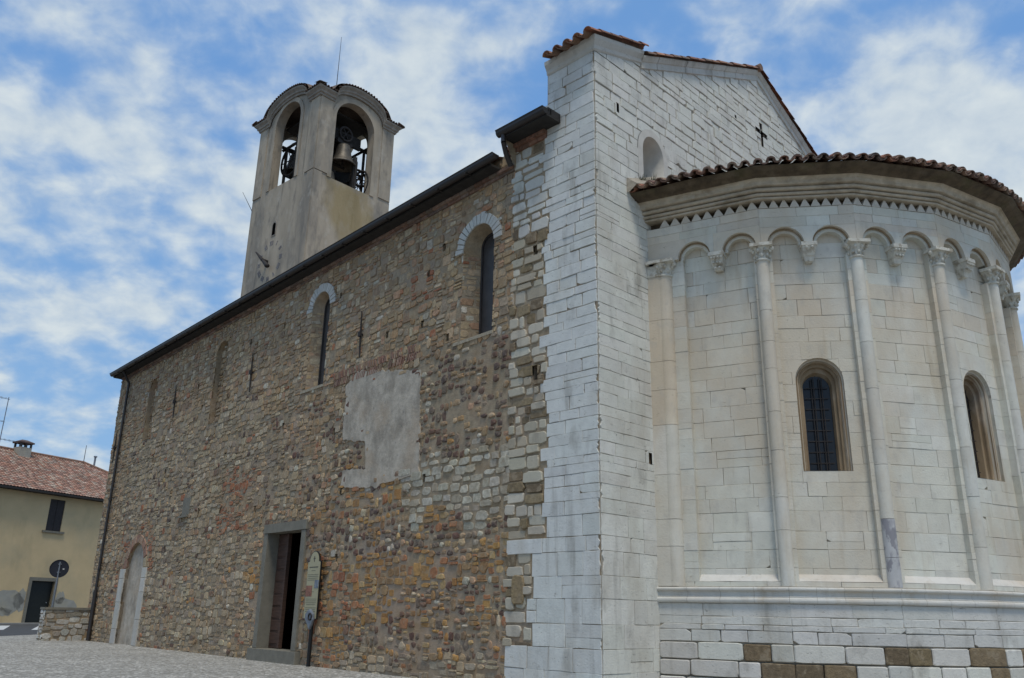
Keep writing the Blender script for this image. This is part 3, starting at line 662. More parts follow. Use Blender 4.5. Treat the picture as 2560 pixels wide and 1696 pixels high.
    ashlar(a, FRONT, up2, 12.36, XR, .02, -.03, [NO]+CR+small, clips_main, gap=.011, wmin=.24, wmax=.66, rnd=rnd, chip=.35, rough=.012, jz=.011)
    ashlar(a, FRONT, [r_ for r_ in low if r_[0] > 8.0], 13.2, XR, .02, -.03, [NO]+CR+small, clips_main, gap=.009, wmin=.24, wmax=.66, rnd=rnd, chip=.28, rough=.008)
    ashlar(a, FRONT, low, 22.6, XR, .02, -.02, [], clips_main, gap=.006, wmin=.3, wmax=.9, rnd=rnd)
    big = [(XC, -.3), (XR, -.3), (XR, 12.0), (XA, 14.6), (12.5, 12.4), (12.3, 12.3), (XC, 11.9)]
    sheet(a, FRONT, big, 0, [NO]+CR+small, M_GROUT)
    for O in CR+small:
        loft(a, [FRONT.p(*p, .02) for p in O], [FRONT.p(*p, -.3) for p in O], M_SPLAY if O in CR else M_MORTAR)
        a.add([FRONT.p(*p, -.3) for p in O], [(0, 1, 2, 3)], M_BLACK)
    # arms of the cross are open to one another
    front = build('gable_wall', a, church, label='white ashlar gable wall above the apse')
    a = Acc()
    loft(a, [FRONT.p(*p, .025) for p in NO], [FRONT.p(*p, .03) for p in NI], M_SPLAY)
    I2 = arch(nc-.0, nr*.62, 9.45, 10.12, 14, ry=.26)
    loft(a, [FRONT.p(*p, .03) for p in NI], [FRONT.p(*p, -.4) for p in I2], M_SPLAY, smooth=True)
    a.add([FRONT.p(*p, -.4) for p in I2], [tuple(range(len(I2)))], M_SPLAY)
    build('blind_window', a, front)
    # raking stone trim
    def rake(name, x0, z0, x1, z1, hh, wo, y1=None):
        aa = Acc(); prof = [(0, 0), (.05, .02), (.05, hh*.55), (.07, hh*.6), (wo, hh*.9), (wo, hh)]
        L_ = math.hypot(x1-x0, z1-z0); n_ = max(1, int(L_/.62)); g = .006/L_
        for i in range(n_):
            t0, t1 = i/n_+g, (i+1)/n_-g; jw = rnd.uniform(-.006, .006)
            A_ = [FRONT.p(x0+(x1-x0)*t0, z0+(z1-z0)*t0+z, w+jw) for w, z in prof]+[FRONT.p(x0+(x1-x0)*t0, z0+(z1-z0)*t0+hh, -.3), FRONT.p(x0+(x1-x0)*t0, z0+(z1-z0)*t0, -.3)]
            B_ = [FRONT.p(x0+(x1-x0)*t1, z0+(z1-z0)*t1+z, w+jw) for w, z in prof]+[FRONT.p(x0+(x1-x0)*t1, z0+(z1-z0)*t1+hh, -.3), FRONT.p(x0+(x1-x0)*t1, z0+(z1-z0)*t1, -.3)]
            loft(aa, A_, B_, M_WHITE, col=jit((.56, .54, .49), .06, rnd)); aa.add(A_, [tuple(range(8))], M_WHITE, (.56, .54, .49)); aa.add(B_, [tuple(range(8))], M_WHITE, (.56, .54, .49))
        return build(name, aa, front)
    rake('raking_cornice', 12.36, 12.1, XA+.02, 12.1+s2*(XA-12.36)+.0, .3, .12)
    rake('raking_cornice', 2*XA-12.36, 12.1, XA-.02, 12.1+s2*(XA-12.36), .3, .12)
    # pier head: side cornice, front cornice
    hx = Acc(); s_ = s1; z0 = 11.72
    prof = [(.02, 0), (.05, .03), (.06, .1), (.12, .2), (.13, .28)]
    def pt(x, y, z): return np.array([x, y, z])
    # mitred moulding along the left face and the front of the pier head
    pathL = lambda w, z: pt(XC-w, yb, z0+z-.0); pathC = lambda w, z: pt(XC-w, YC-w, z0+z); pathF = lambda w, z: pt(12.36, YC-w, z0+z+s_*(12.36-XC))
    rings = [[f(w, z) for w, z in prof] for f in (pathL, pathC, pathF)]
    for r0, r1 in zip(rings[:-1], rings[1:]): loft(hx, r0, r1, M_WHITE, closed=False, col=(.52, .5, .45))
    hx.add([pt(XC, YC, z0-.02), pt(12.36, YC, z0-.02), pt(12.36, YC, z0+.28+s_*(12.36-XC)), pt(XC, YC, z0+.28)], [(0, 1, 2, 3)], M_WHITE, (.55, .53, .5))
    hx.add([pt(XC, YC, z0-.02), pt(XC, yb, z0-.02), pt(XC, yb, z0+.28), pt(XC, YC, z0+.28)], [(0, 1, 2, 3)], M_WHITE, (.52, .5, .46))
    hx.add([pt(12.36, YC-.13, z0+.28+s_*(12.36-XC)), pt(12.36, YC, z0+.28+s_*(12.36-XC)), pt(12.36, YC, z0-.02+.2), pt(12.36, YC-.05, z0+.1+s_*(12.36-XC))], [(0, 1, 2, 3)], M_WHITE, (.55, .53, .5))
    hx.add([pt(XC-.13, YC-.13, z0+.28), pt(12.36, YC-.13, z0+.28+s_*(12.36-XC)), pt(12.36, yb, z0+.28+s_*(12.36-XC)), pt(XC-.13, yb, z0+.28)], [(0, 1, 2, 3)], M_WHITE, (.5, .48, .44))
    # back face and far side of the thick gable wall
    hx.add([pt(XC, yb, 9), pt(XC, yb, z0+.28), pt(12.36, yb, z0+.28+s_*(12.36-XC)), pt(XA, yb, 14.5), pt(XR, yb, 11.9), pt(XR, yb, 0), pt(XR, YC, 0), pt(XR, YC, 11.9)], [(0, 1, 2, 3, 4, 5), (5, 6, 7, 4)], M_WHITE, (.5, .48, .44))
    build('pier_head', hx, front)
    # tiles on the pier and rake: barrel tiles with their axis down the slope
    def tile_run(aa, x0, z0, x1, z1, ys, over=.12, r=.095):
        d = np.array([x1-x0, 0, z1-z0]); L_ = np.linalg.norm(d); d /= L_; up = np.array([-d[2], 0, d[0]]) if d[0] > 0 else np.array([d[2], 0, -d[0]])
        for iy, y in enumerate(ys):
            t = -over; k_ = 0
            while t < L_:
                l = min(.4, L_-t+.03); a0 = pt(x0, y+rnd.uniform(-.008, .008), z0)+d*t+up*(.012*(k_ % 2)); a1 = a0+d*(l+.05)+up*-.0; rr0 = r*1.08; rr1 = r*.86
                ring = lambda c_, q: [c_+np.array([0, q*math.cos(th), 0])+up*(q*math.sin(th)*.9+.03) for th in np.linspace(0, math.pi, 8)]
                O0, I0, O1, I1 = ring(a0, rr0), ring(a0, rr0-.018), ring(a1, rr1), ring(a1, rr1-.018)
                c_ = jit(rnd.choice([(.3, .13, .08), (.26, .13, .09), (.22, .14, .1), (.33, .17, .11)]), .2, rnd)
                loft(aa, O0, O1, M_TILE, False, True, c_); loft(aa, O0, I0, M_TILE, False, False, c_); loft(aa, I0, I1, M_TILE, False, True, c_); loft(aa, O1, I1, M_TILE, False, False, c_)
                t += .36; k_ += 1
            # channel tile between
            yc = y+.135; 
            if iy < len(ys)-1:
                ring = lambda c_, q: [c_+np.array([0, q*math.cos(th), 0])+up*(q*math.sin(th)*.7+.05) for th in np.linspace(math.pi, 2*math.pi, 7)]
                b0 = pt(x0, yc, z0)-d*(over+.03); b1 = pt(x0, yc, z0)+d*L_; c_ = jit((.2, .12, .08), .2, rnd)
                loft(aa, ring(b0, .1), ring(b1, .1), M_TILE, False, True, c_); loft(aa, ring(b0, .1), ring(b0, .082), M_TILE, False, False, c_)
    a = Acc(); ys = [YC-.1+.27*i for i in range(5)]
    tile_run(a, XC-.2, 12.0-.03, 12.42, 12.0+s1*(12.42-XC+.2), ys)
    build('pier_tiles', a, front)
    a = Acc()
    zt = 12.41
    tile_run(a, 12.44, zt, XA+.0, zt+s2*(XA-12.44), ys, over=0)
    tile_run(a, 2*XA-12.3, zt-.06, XA, zt+s2*(XA-12.44), ys, over=.1)
    a.cyl((XA-.02, YC-.2, zt+s2*(XA-12.44)+.06), (XA-.02, yb, zt+s2*(XA-12.44)+.06), .1, .1, M_TILE, 12, (.27, .15, .1))
    build('gable_tiles', a, front)
    # a short higher roof between pier and nave
    a = Acc(); y0, y1 = yb+.005, 10.84; zr = 10.46
    for w, z0_, z1_ in ((.05, zr-.17, zr-.09), (.12, zr-.085, zr-.005)):
        y = y0
        while y < 11.05: prism(a, LEFT, rect(y+.004, min(y+.24, 11.05), z0_, z1_), w, -.02, M_BRICK, jit((.22, .12, .08), .25, rnd)); y += .25
    yg = y0-.36
    a.box((XC-.03, yg, zr+.0), (-.4, 0, 0), (0, y1-yg, 0), (0, 0, .05), M_BEAM)
    a.box((XC-.03, yg, zr+.05), (-.36, 0, 0), (0, .04, 0), (0, 0, .15), M_GUTTER)
    a.box((XC-.3, yg, zr+.05), (-.03, 0, 0), (0, y1-yg+.05, 0), (0, 0, .12), M_BEAM)
    pr = [(.37+.085+.085*math.cos(t), zr+.13+.1*math.sin(t)) for t in np.linspace(math.pi, 2*math.pi, 9)]+[(.56, zr+.16), (.37, zr+.16)]
    loft(a, [LEFT.p(yg, z, w) for w, z in pr], [LEFT.p(y1+.1, z, w) for w, z in pr], M_GUTTER); a.add([LEFT.p(yg, z, w) for w, z in pr], [tuple(range(11))], M_GUTTER); a.add([LEFT.p(y1+.1, z, w) for w, z in pr], [tuple(range(11))], M_GUTTER)
    nn_ = 60; A_ = []; B_ = []
    for i in range(nn_+1):
        y = y0+i*(y1-y0)/nn_; h = .035*abs(math.sin(math.pi*y/.22)); A_.append((XC-.4, y, zr+.2+h)); B_.append((XA, y, zr+.2+h+.28*(XA-XC+.4)))
    loft(a, A_, B_, M_TILE, False, True, (.27, .14, .09))
    a.add([(XC-.4, y1, zr+.05), (XC-.4, y1, zr+.2), (XA, y1, zr+.2+.28*(XA-XC+.4)), (XA, y1, zr-.6), (XC, y1, zr-.6)], [(0, 1, 2, 3, 4)], M_MORTAR)
    build('choir_eaves', a, church, label='dark gutter and eaves of the short higher roof beside the pier')
    a = Acc(); g = LEFT.p(y1-.04, zr+.1, .44)
    a.tube([g, g-np.array([0, 0, .22]), LEFT.p(y1+.02, zr-.3, .3), LEFT.p(y1+.05, zr-.5, .12)], .055, M_GUTTER, 10)
    build('gutter_pipe', a, church)
make_front()

# ---------------- apse
def make_apse():
    rnd = random.Random(77)
    cx, cy, r = 17.5, 9.01, 5.06
    ang = [-84.2, -62.7, -43.7, -24.8, -5.4, 15, 34.4, 53.8, 72.5, 89]
    V = [np.array([cx+r*math.sin(rad(t)), cy-r*math.cos(rad(t)), 0]) for t in ang]
    nb = len(V)-1
    # outward normals and mitre directions
    fr = []
    for i in range(nb):
        t = V[i+1]-V[i]; L_ = np.linalg.norm(t); t /= L_; fr.append((Frame(V[i], t, (t[1], -t[0], 0)), L_))
    def mit(i, w):
        if i == 0: n = fr[0][0].N; t = fr[0][0].U; k = (YC-V[0][1]) ; q = V[0]+n*w; 
        elif i == nb: n = fr[-1][0].N; q = V[nb]+n*w
        else:
            n1, n2 = fr[i-1][0].N, fr[i][0].N; b = n1+n2; b /= np.linalg.norm(b); q = V[i]+b*(w/(b@n1))
        if i == 0: t = fr[0][0].U; q = q+t*((YC+.02-q[1])/t[1])
        if i == nb: t = fr[-1][0].U; q = q+t*((YC+.02-q[1])/t[1])
        return q
    def sweep(acc, prof, mat, idx=None, smooth=False, col=(.5, .5, .5)):
        for i in range(nb):
            A_ = []; B_ = []
            for w, z in prof: p = mit(i, w); q = mit(i+1, w); A_.append((p[0], p[1], z)); B_.append((q[0], q[1], z))
            loft(acc, A_, B_, mat, closed=False, smooth=smooth, col=col)
    def acol(u, v):
        if v > 6.3 and hsh(u*3, v*2) > .62: return (.62, .56, .46)
        k = hsh(u*2, v*1.5, .8); return (.625, .61, .535) if k < .75 else (.615, .59, .505)
    rows = rows_of(1.78, 8.385, .2, .34, random.Random(14))
    US = -(YC-V[0][1])/abs(fr[0][0].U[1])
    a = Acc(); SP, FT = 7.67, 8.385; ST, PN = -.1, -.225
    win = {1, 3, 5, 7}
    for i, (f, L_) in enumerate(fr):
        u00 = US if i == 0 else 0
        e_ = lambda w: (u00-(w*.17 if i else 0), L_+w*.17)
        c1, c2 = .05+.39*(L_/1.67), L_-(.05+.39*(L_/1.67))
        c1, c2 = .25*L_+.022, .75*L_-.022
        if i == 0: c1, c2 = .34*L_, .79*L_
        RO, RI = .325*L_/1.67, .245*L_/1.67
        if i == 0: RO, RI = .31, .23
        o1, o2 = arch(c1, RO, SP-.02, SP, 14), arch(c2, RO, SP-.02, SP, 14); i1, i2 = arch(c1, RI, SP-.3, SP, 14), arch(c2, RI, SP-.3, SP, 14)
        spr = [(SP, 8.0), (8.0, 8.2), (8.2, FT)] if i % 2 else [(SP, 8.06), (8.06, 8.22), (8.22, FT)]
        ashlar(a, f, spr[:1], u00, L_, 0, ST-.02, [o1, o2], [], M_APSE, wmin=.5, wmax=.84, gap=.0015, rnd=rnd, colfn=acol, jz=.001)
        ashlar(a, f, spr[1:], u00, L_, 0, ST-.02, [o1, o2], [], M_APSE, wmin=.35, wmax=.84, gap=.0015, rnd=rnd, colfn=acol, jz=.001)
        # strip layer: lateral strips plus inner arches
        pl, prr = c1-RI, c2+RI
        centre = rect(c1+RI, c2-RI, 1.9, SP)
        strip_op = [rect(pl, prr, 1.78, SP), i1, i2]
        ashlar(a, f, rows, u00, L_, ST, PN-.02, strip_op, [(0, 1, SP+.34)], M_APSE, wmin=2, wmax=3, gap=.002, rnd=rnd, colfn=acol, jz=.001)
        # inner round edge of each small arch
        for c_ in (c1, c2):
            T = [(c_+(RO-.012)*math.cos(t), SP+(RO-.012)*math.sin(t)) for t in np.linspace(0, math.pi, 15)]
            a.tube([f.p(x, y, ST+.02) for x, y in T], .018, M_REVEAL, 6)
        # panel
        ops = []
        if i in win:
            wc = L_/2; ops = [arch(wc, .4, 3.577, 5.16, 16)]
        ashlar(a, f, rows, .05, L_-.05, PN, PN-.05, ops, [(0, 1, SP+.34)], M_APSE, wmin=.28, wmax=.85, gap=.0018, rnd=rnd, colfn=acol, jz=.003, chip=.05)
        if i in win:                            # stepped surround brought forward
            pass
        sheet(a, f, rect(u00, L_, 0, 8.6), PN-.03, ops, M_GROUT)
        # sloping sill
        A_ = [f.p(pl, 1.78, ST), f.p(prr, 1.78, ST), f.p(prr, 1.80, ST), f.p(pl, 1.80, ST)]
        a.add([f.p(pl-.0, 1.785, ST+.0), f.p(prr, 1.785, ST), f.p(prr, 1.905, PN-.01), f.p(pl, 1.905, PN-.01)], [(0, 1, 2, 3)], M_APSE, (.6, .58, .54))
        # course under the panels
        ashlar(a, f, [(1.69, 1.785)], u00, L_, ST+.002, PN-.05, [], [], M_APSE, wmin=.5, wmax=.9, gap=.003, rnd=rnd, colfn=acol)
        # sawtooth frieze
        n_ = 9; tw = L_/n_
        for k in range(n_):
            u = k*tw; P = [(u+.004, FT), (u+tw-.004, FT), (u+tw/2+.008, FT+.165), (u+tw/2-.008, FT+.165)]
            prism(a, f, P, .012, -.12, M_APSE, jit((.52, .48, .41), .06, rnd))
        a.add([f.p(u00, FT, -.12), f.p(L_, FT, -.12), f.p(L_, FT+.2, -.12), f.p(u00, FT+.2, -.12)], [(0, 1, 2, 3)], M_BOARD)  # recess back coloured dark to stand in for shade between the teeth
        a.add([f.p(u00, FT, -.12), f.p(L_, FT, -.12), f.p(L_, FT, 0), f.p(u00, FT, 0)], [(0, 1, 2, 3)], M_MOULD)
        # plinth courses
        ashlar(a, f, [(1.232, 1.437)], *e_(.03), .03, -.05, [], [], M_WHITE, wmin=.45, wmax=1, gap=.005, rnd=rnd, base=(.56, .55, .51))
        ashlar(a, f, [(1.107, 1.232)], *e_(.035), .035, -.05, [], [], M_WHITE, wmin=.35, wmax=.8, gap=.005, rnd=rnd, base=(.58, .57, .53), rough=.008, chip=.3)
        ashlar(a, f, [(1.018, 1.107), (.83, 1.018)], *e_(.06), .06, -.05, [], [], M_WHITE, wmin=.35, wmax=.8, gap=.006, rnd=rnd, base=(.55, .54, .5), rough=.006, chip=.3)
        for (z0, z1, pb) in ((.556, .83, .17), (.3, .556, .38), (0, .3, .5)):
            plan = {(.556, 0): '.3w .64w .84d 1w', (.556, 1): '.45w .79w 1d', (.556, 2): '.23d .62w 1d', (.3, 0): '.24w .6w .76w 1d', (.3, 1): '.25d .53d .8w 1w', (.3, 2): '.3w .55w .8w 1d'}.get((z0, i))
            u, ue = e_(.1); span = ue-u; cuts = []
            if plan: cuts = [(u+span*float(t[:-1]), t[-1] == 'd') for t in plan.split()]
            else:
                q_ = u
                while q_ < ue-.02:
                    w = rnd.uniform(.4, .85); q_ = ue if ue-(q_+w) < .25 else q_+w; cuts.append((q_, rnd.random() < pb))
            for (un, dark) in cuts:
                c_ = rnd.choice(PAL['brown']) if dark else (.57, .555, .5)
                top_ = rnd.uniform(-.012, .006)
                prism(a, f, blobpoly(u+.007, un-.007, z0+.007, z1-.007+top_, rnd, 22, .17, .02), (.09 if z0 > .5 else .11)+rnd.uniform(-.012, .012), -.05, M_RUBBLE if dark else M_WHITE, jit(c_, .12, rnd), bev=.02); u = un
        sheet(a, f, rect(u00-.02, L_+.005, -.2, 1.7), .02, [], M_GROUT)
    apse = build('apse', a, church, label='white polygonal apse with blind arcades, half columns and tiled roof')
    # string course
    a = Acc(); z0, z1 = 1.437, 1.70
    prof = [(0, z0-.0)]+[(.05+.035*math.cos(t), z0+.045+.045*math.sin(t)) for t in np.linspace(-math.pi/2, math.pi/2, 7)]+[(.055, z0+.1)]+[(.03+.0*t, z0+.115+.05*t) for t in (0, .5, 1)]+[(.035, z0+.18), (.06, z0+.19)]+[(.06+.03*math.cos(t), z0+.22+.03*math.sin(t)) for t in np.linspace(-math.pi/2, math.pi/2, 6)]+[(-.1, z1)]
    for i, (f, L_) in enumerate(fr):
        n_ = 4
        for k in range(n_):
            A_ = []; B_ = []
            for w, z in prof:
                p = mit(i, w); q = mit(i+1, w); A_.append(p+(q-p)*((k+.004)/n_)+np.array([0, 0, z])); B_.append(p+(q-p)*((k+.996)/n_)+np.array([0, 0, z]))
            loft(a, A_, B_, M_APSE, False, False, jit((.58, .565, .52), .04, rnd))
    build('string_course', a, apse)
    # cornice
    a = Acc(); z = 8.535
    prof = [(-.12, z), (.075, z), (.085, z+.01), (.085, z+.035), (.055, z+.045), (.055, z+.055)]+[(.095+.03*math.cos(t), z+.085+.03*math.sin(t)) for t in np.linspace(-math.pi/2, math.pi/2, 6)]+[(.07, z+.118), (.07, z+.13)]+[(.13+.035*math.cos(t), z+.165+.035*math.sin(t)) for t in np.linspace(-math.pi/2, math.pi/2, 6)]+[(.11, z+.203), (.12, z+.215), (.19, z+.23), (.2, z+.25), (.21, z+.3), (.25, z+.335), (.28, z+.34)]
    sweep(a, prof, M_MOULD)
    build('moulded_cornice', a, apse)
    a = Acc(); prof = [(.28, 8.872), (.3, 8.885), (.33, 8.9), (.42, 8.93), (.5, 8.98), (.51, 9.0), (.0, 9.02)]
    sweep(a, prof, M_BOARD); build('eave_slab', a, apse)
    # columns, capitals, corbels
    for i in range(nb+1):
        if i == nb: continue
        b = (fr[0][0].N if i == 0 else (fr[i-1][0].N+fr[i][0].N)); b = b/np.linalg.norm(b)
        cpt = V[i]+b*(ST-.01)
        rc = .108
        if i == 0: cpt = V[0]+fr[0][0].U*.02+b*(-.1); rc = .15
        zz = 1.69; segs = rows_of(1.70, 7.36, .38, .95, rnd); ccol = (.625, .61, .545)
        a = Acc()
        for k, (s0, s1) in enumerate(segs):
            if i == 0: ccol = (.615, .54, .43) if s0 > 3.9 else (.62, .585, .505)
            m_ = M_MARBLE if (i == 2 and s1 < 3.2) else M_APSE
            a.cyl(cpt+[0, 0, s0+.003], cpt+[0, 0, s1-.003], rc+rnd.uniform(-.002, .003), rc+rnd.uniform(-.002, .002), m_, 20, jit(ccol, .05, rnd))
        if i == 0:
            for s0, s1 in segs: prism(a, fr[0][0], rect(US, .0, s0+.003, s1-.003), .04, -.1, M_APSE, jit((.61, .53, .415) if s0 > 3.9 else (.62, .585, .505), .06, rnd))
        build('half_column', a, apse, **({'label': 'half column whose foot is veined grey marble'} if i == 2 else {}))
        a = Acc(); zb = 7.36
        t_ = np.array([-b[1], b[0], 0])
        a.lathe(cpt+[0, 0, zb], [(rc, -.01), (rc+.025, 0), (rc+.025, .03), (rc, .04), (rc+.012, .1), (rc+.035, .19), (rc+.07, .25)], M_CARVE, 20)
        a.box(cpt+[0, 0, zb+.25]-t_*(rc+.09)-b*.1, t_*2*(rc+.09), b*(rc+.2), (0, 0, .06), M_CARVE)
        for row, (zz_, rr_, nn_) in enumerate(((.1, rc+.02, 8), (.19, rc+.05, 8))):
            for k in range(nn_):
                t = 2*math.pi*(k+.5*row)/nn_; d = math.cos(t)*t_+math.sin(t)*b
                if math.sin(t) < -.3: continue
                a.sphere(cpt+d*rr_+[0, 0, zb+zz_], .034, M_CARVE, 6, (.9, .9, 1.2))
        for s_ in (1, -1): a.sphere(cpt+t_*s_*(rc+.07)+b*(rc*.55)+[0, 0, zb+.23], .045, M_CARVE, 8)
        if i == 0:
            prism(a, fr[0][0], rect(US, .0, zb, zb+.24), .06, -.1, M_CARVE, bev=.02); prism(a, fr[0][0], rect(US, .12, zb+.25, zb+.31), .13, -.1, M_CARVE, bev=.01)
        build('capital', a, apse)
    for i, (f, L_) in enumerate(fr):
        a = Acc(); u = L_/2 if i else .565*L_; w0 = PN
        leafy = (i == 0)
        prism(a, f, rect(u-.14, u+.14, 7.60, 7.675), .05, w0, M_CARVE, bev=.008)
        def frus(z0_, z1_, hw0, hw1, d0, d1):
            A_ = [f.p(u-hw0, z0_, w0), f.p(u+hw0, z0_, w0), f.p(u+hw0, z0_, d0), f.p(u-hw0, z0_, d0)]; B_ = [f.p(u-hw1, z1_, w0), f.p(u+hw1, z1_, w0), f.p(u+hw1, z1_, d1), f.p(u-hw1, z1_, d1)]
            loft(a, A_, B_, M_CARVE); a.add(A_, [(0, 1, 2, 3)], M_CARVE)
        frus(7.43, 7.605, .095, .125, -.05, .04); frus(7.34, 7.43, .07, .09, -.09, -.06)
        if leafy or i % 2 == 0 or i > 2:
            for k in range(4):
                a.sphere(f.p(u-.09+.06*k, 7.56, .03), .026, M_CARVE, 6)
            for k in range(3): a.sphere(f.p(u-.06+.06*k, 7.47, -.01), .026, M_CARVE, 6)
            if leafy:
                for k in range(2): a.sphere(f.p(u-.035+.07*k, 7.38, -.04), .026, M_CARVE, 6)
        else:
            for s_ in (1, -1): a.sphere(f.p(u+.05*s_, 7.57, .035), .03, M_CARVE, 6)
        build('corbel', a, apse)
    # windows
    for i in sorted(win):
        f, L_ = fr[i]; c = L_/2; a = Acc()
        steps = [(.4, PN+.004, 5.16), (.4, -.29, 5.16), (.35, -.29, 5.15), (.345, -.36, 5.15), (.3, -.37, 5.13), (.295, -.44, 5.13), (.25, -.45, 5.1), (.23, -.56, 5.08)]
        OO = [arch(c, r_, 3.58+.0, zs, 20) for r_, w, zs in steps]
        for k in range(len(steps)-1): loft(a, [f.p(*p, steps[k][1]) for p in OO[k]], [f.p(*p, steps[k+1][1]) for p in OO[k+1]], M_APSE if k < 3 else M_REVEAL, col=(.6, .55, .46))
        for (r_, w) in ((.37, -.31), (.32, -.39)):     # colonnettes round the opening
            P = [f.p(c-r_, 3.59, w)]+[f.p(c+r_*math.cos(t), 5.14+r_*math.sin(t), w) for t in np.linspace(math.pi, 0, 15)]+[f.p(c+r_, 3.59, w)]
            a.tube(P, .026, M_REVEAL, 8)
        build('window_surround', a, apse)
        a = Acc(); G = arch(c, .235, 3.58, 5.08, 16); a.add([f.p(*p, -.555) for p in G], [tuple(range(len(G)))], M_GLASS); build('window_pane', a, apse)
        a = Acc()
        for x in (-.09, -.05, .05, .09): a.cyl(f.p(c+x, 3.58, -.5), f.p(c+x, 5.08+math.sqrt(max(0, .2**2-x*x)), -.5), .008, .008, M_IRON, 6)
        for z_ in np.arange(3.75, 5.2, .19): a.box(f.p(c-.21, z_, -.515), f.U*.4, f.V*.012, f.N*.012, M_IRON)
        build('window_grille', a, apse)
    # roof: corrugated cone and modelled eave tiles
    a = Acc(); APX = np.array([cx, YC+.1, 11.25]); n_ = 80; A_ = []; tiles = []
    per = [mit(i, .5) for i in range(nb+1)]
    # rounder eave line sampled along the perimeter
    pts = []
    for i in range(nb):
        for t in np.linspace(0, 1, 16)[:-1]: pts.append(per[i]+(per[i+1]-per[i])*t)
    pts.append(per[-1]); pts = np.array(pts); cen = np.array([cx, cy, 0])
    rr = np.linalg.norm(pts-cen, axis=1); rs = np.convolve(np.pad(rr, 8, 'edge'), np.ones(17)/17, 'valid'); pts = cen+(pts-cen)*(rs/rr)[:, None]
    seg = np.r_[0, np.cumsum(np.linalg.norm(np.diff(pts, axis=0), axis=1))]; TL = seg[-1]; step = .225; n_ = int(TL/step)
    def at(sv): return np.array([np.interp(sv, seg, pts[:, k]) for k in range(3)])
    ring_e = []; fine = 6
    for k in range(n_*fine+1):
        sv = k*TL/(n_*fine); p = at(sv); h = .04*math.cos(2*math.pi*k/fine); ring_e.append((p[0], p[1], 9.04+h))
    mid_ = [tuple(np.array(q)*.06+APX*.94+np.array([0, 0, 0])) for q in ring_e]
    loft(a, ring_e, mid_, M_TILE, False, True, (.24, .13, .09))
    for k in range(n_+1):
        sv = min(TL, k*TL/n_); p = at(sv); inw = APX-np.array([p[0], p[1], 9.0]); inw /= np.linalg.norm(inw)
        out = np.array([-inw[0], -inw[1], 0]); out /= np.linalg.norm(out); tg = np.array([-out[1], out[0], 0]); up = np.cross(tg, inw); up = up if up[2] > 0 else -up
        for layer in (0, 1):
            o = p+out*(.1-.03*layer+rnd.uniform(-.02, .02)); o[2] = 9.035+.03*layer+rnd.uniform(-.008, .008)
            c_ = jit(rnd.choice([(.28, .13, .08), (.2, .12, .09), (.15, .1, .08), (.32, .2, .14), (.24, .17, .12)]), .2, rnd)
            rk = lambda c0, q, sg: [c0+tg*(q*math.cos(th))+up*(sg*q*math.sin(th)*.85) for th in np.linspace(.1, math.pi-.1, 7)]
            e = o+inw*.45
            O0, I0, O1 = rk(o, .085, 1), rk(o, .066, 1), rk(e, .075, 1)
            loft(a, O0, O1, M_TILE, False, True, c_); loft(a, O0, I0, M_TILE, False, False, c_); loft(a, I0, rk(e, .058, 1), M_TILE, False, True, c_)
            o2 = o+tg*(step/2)+up*.03; e2 = o2+inw*.45
            if layer == 0 or True:
                O0, I0, O1 = rk(o2, .085, -1), rk(o2, .066, -1), rk(e2, .075, -1)
                loft(a, O0, O1, M_TILE, False, True, c_); loft(a, O0, I0, M_TILE, False, False, c_); loft(a, I0, rk(e2, .058, -1), M_TILE, False, True, c_)
    # tile bed and mortar fillet against the gable
    bed = [(p[0], p[1], 8.99) for p in pts]; bed2 = [(q[0], q[1], 9.0) for q in (cen+(pts-cen)*.85)]
    loft(a, bed, bed2, M_BOARD, False)
    build('apse_roof', a, apse)
    a = Acc()
    x0 = per[0][0]-.08
    A_ = []; B_ = []
    for k in range(30):
        x = x0+k*.19; z = 9.12+max(0, (x-x0))*.40; z += rnd.uniform(-.015, .015); A_.append((x, YC-.26, z-.02)); B_.append((x, YC+.01, z+.22))
    loft(a, A_, B_, M_GROUT, False, True); loft(a, [(x0, YC-.26, 9.1), (x0, YC+.01, 9.34)], [(x0-.02, YC-.1, 8.98), (x0-.02, YC, 8.98)], M_GROUT, False)
    build('mortar_fillet', a, apse)
    a = Acc()
    for (x, z) in ((12.3, 9.38), (12.15, 9.35), (12.55, 9.5)):
        for k in range(26):
            t = rnd.uniform(0, 2*math.pi); l = rnd.uniform(.06, .2); b0 = np.array([x+rnd.uniform(-.1, .1), YC-.12, z]); b1 = b0+np.array([math.cos(t)*l*.5, -abs(math.sin(t))*l*.4, l]); s_ = np.array([.006, 0, 0])
            a.add([b0-s_, b0+s_, b1], [(0, 1, 2)], M_WEED)
    build('roof_weed', a, apse)
make_apse()

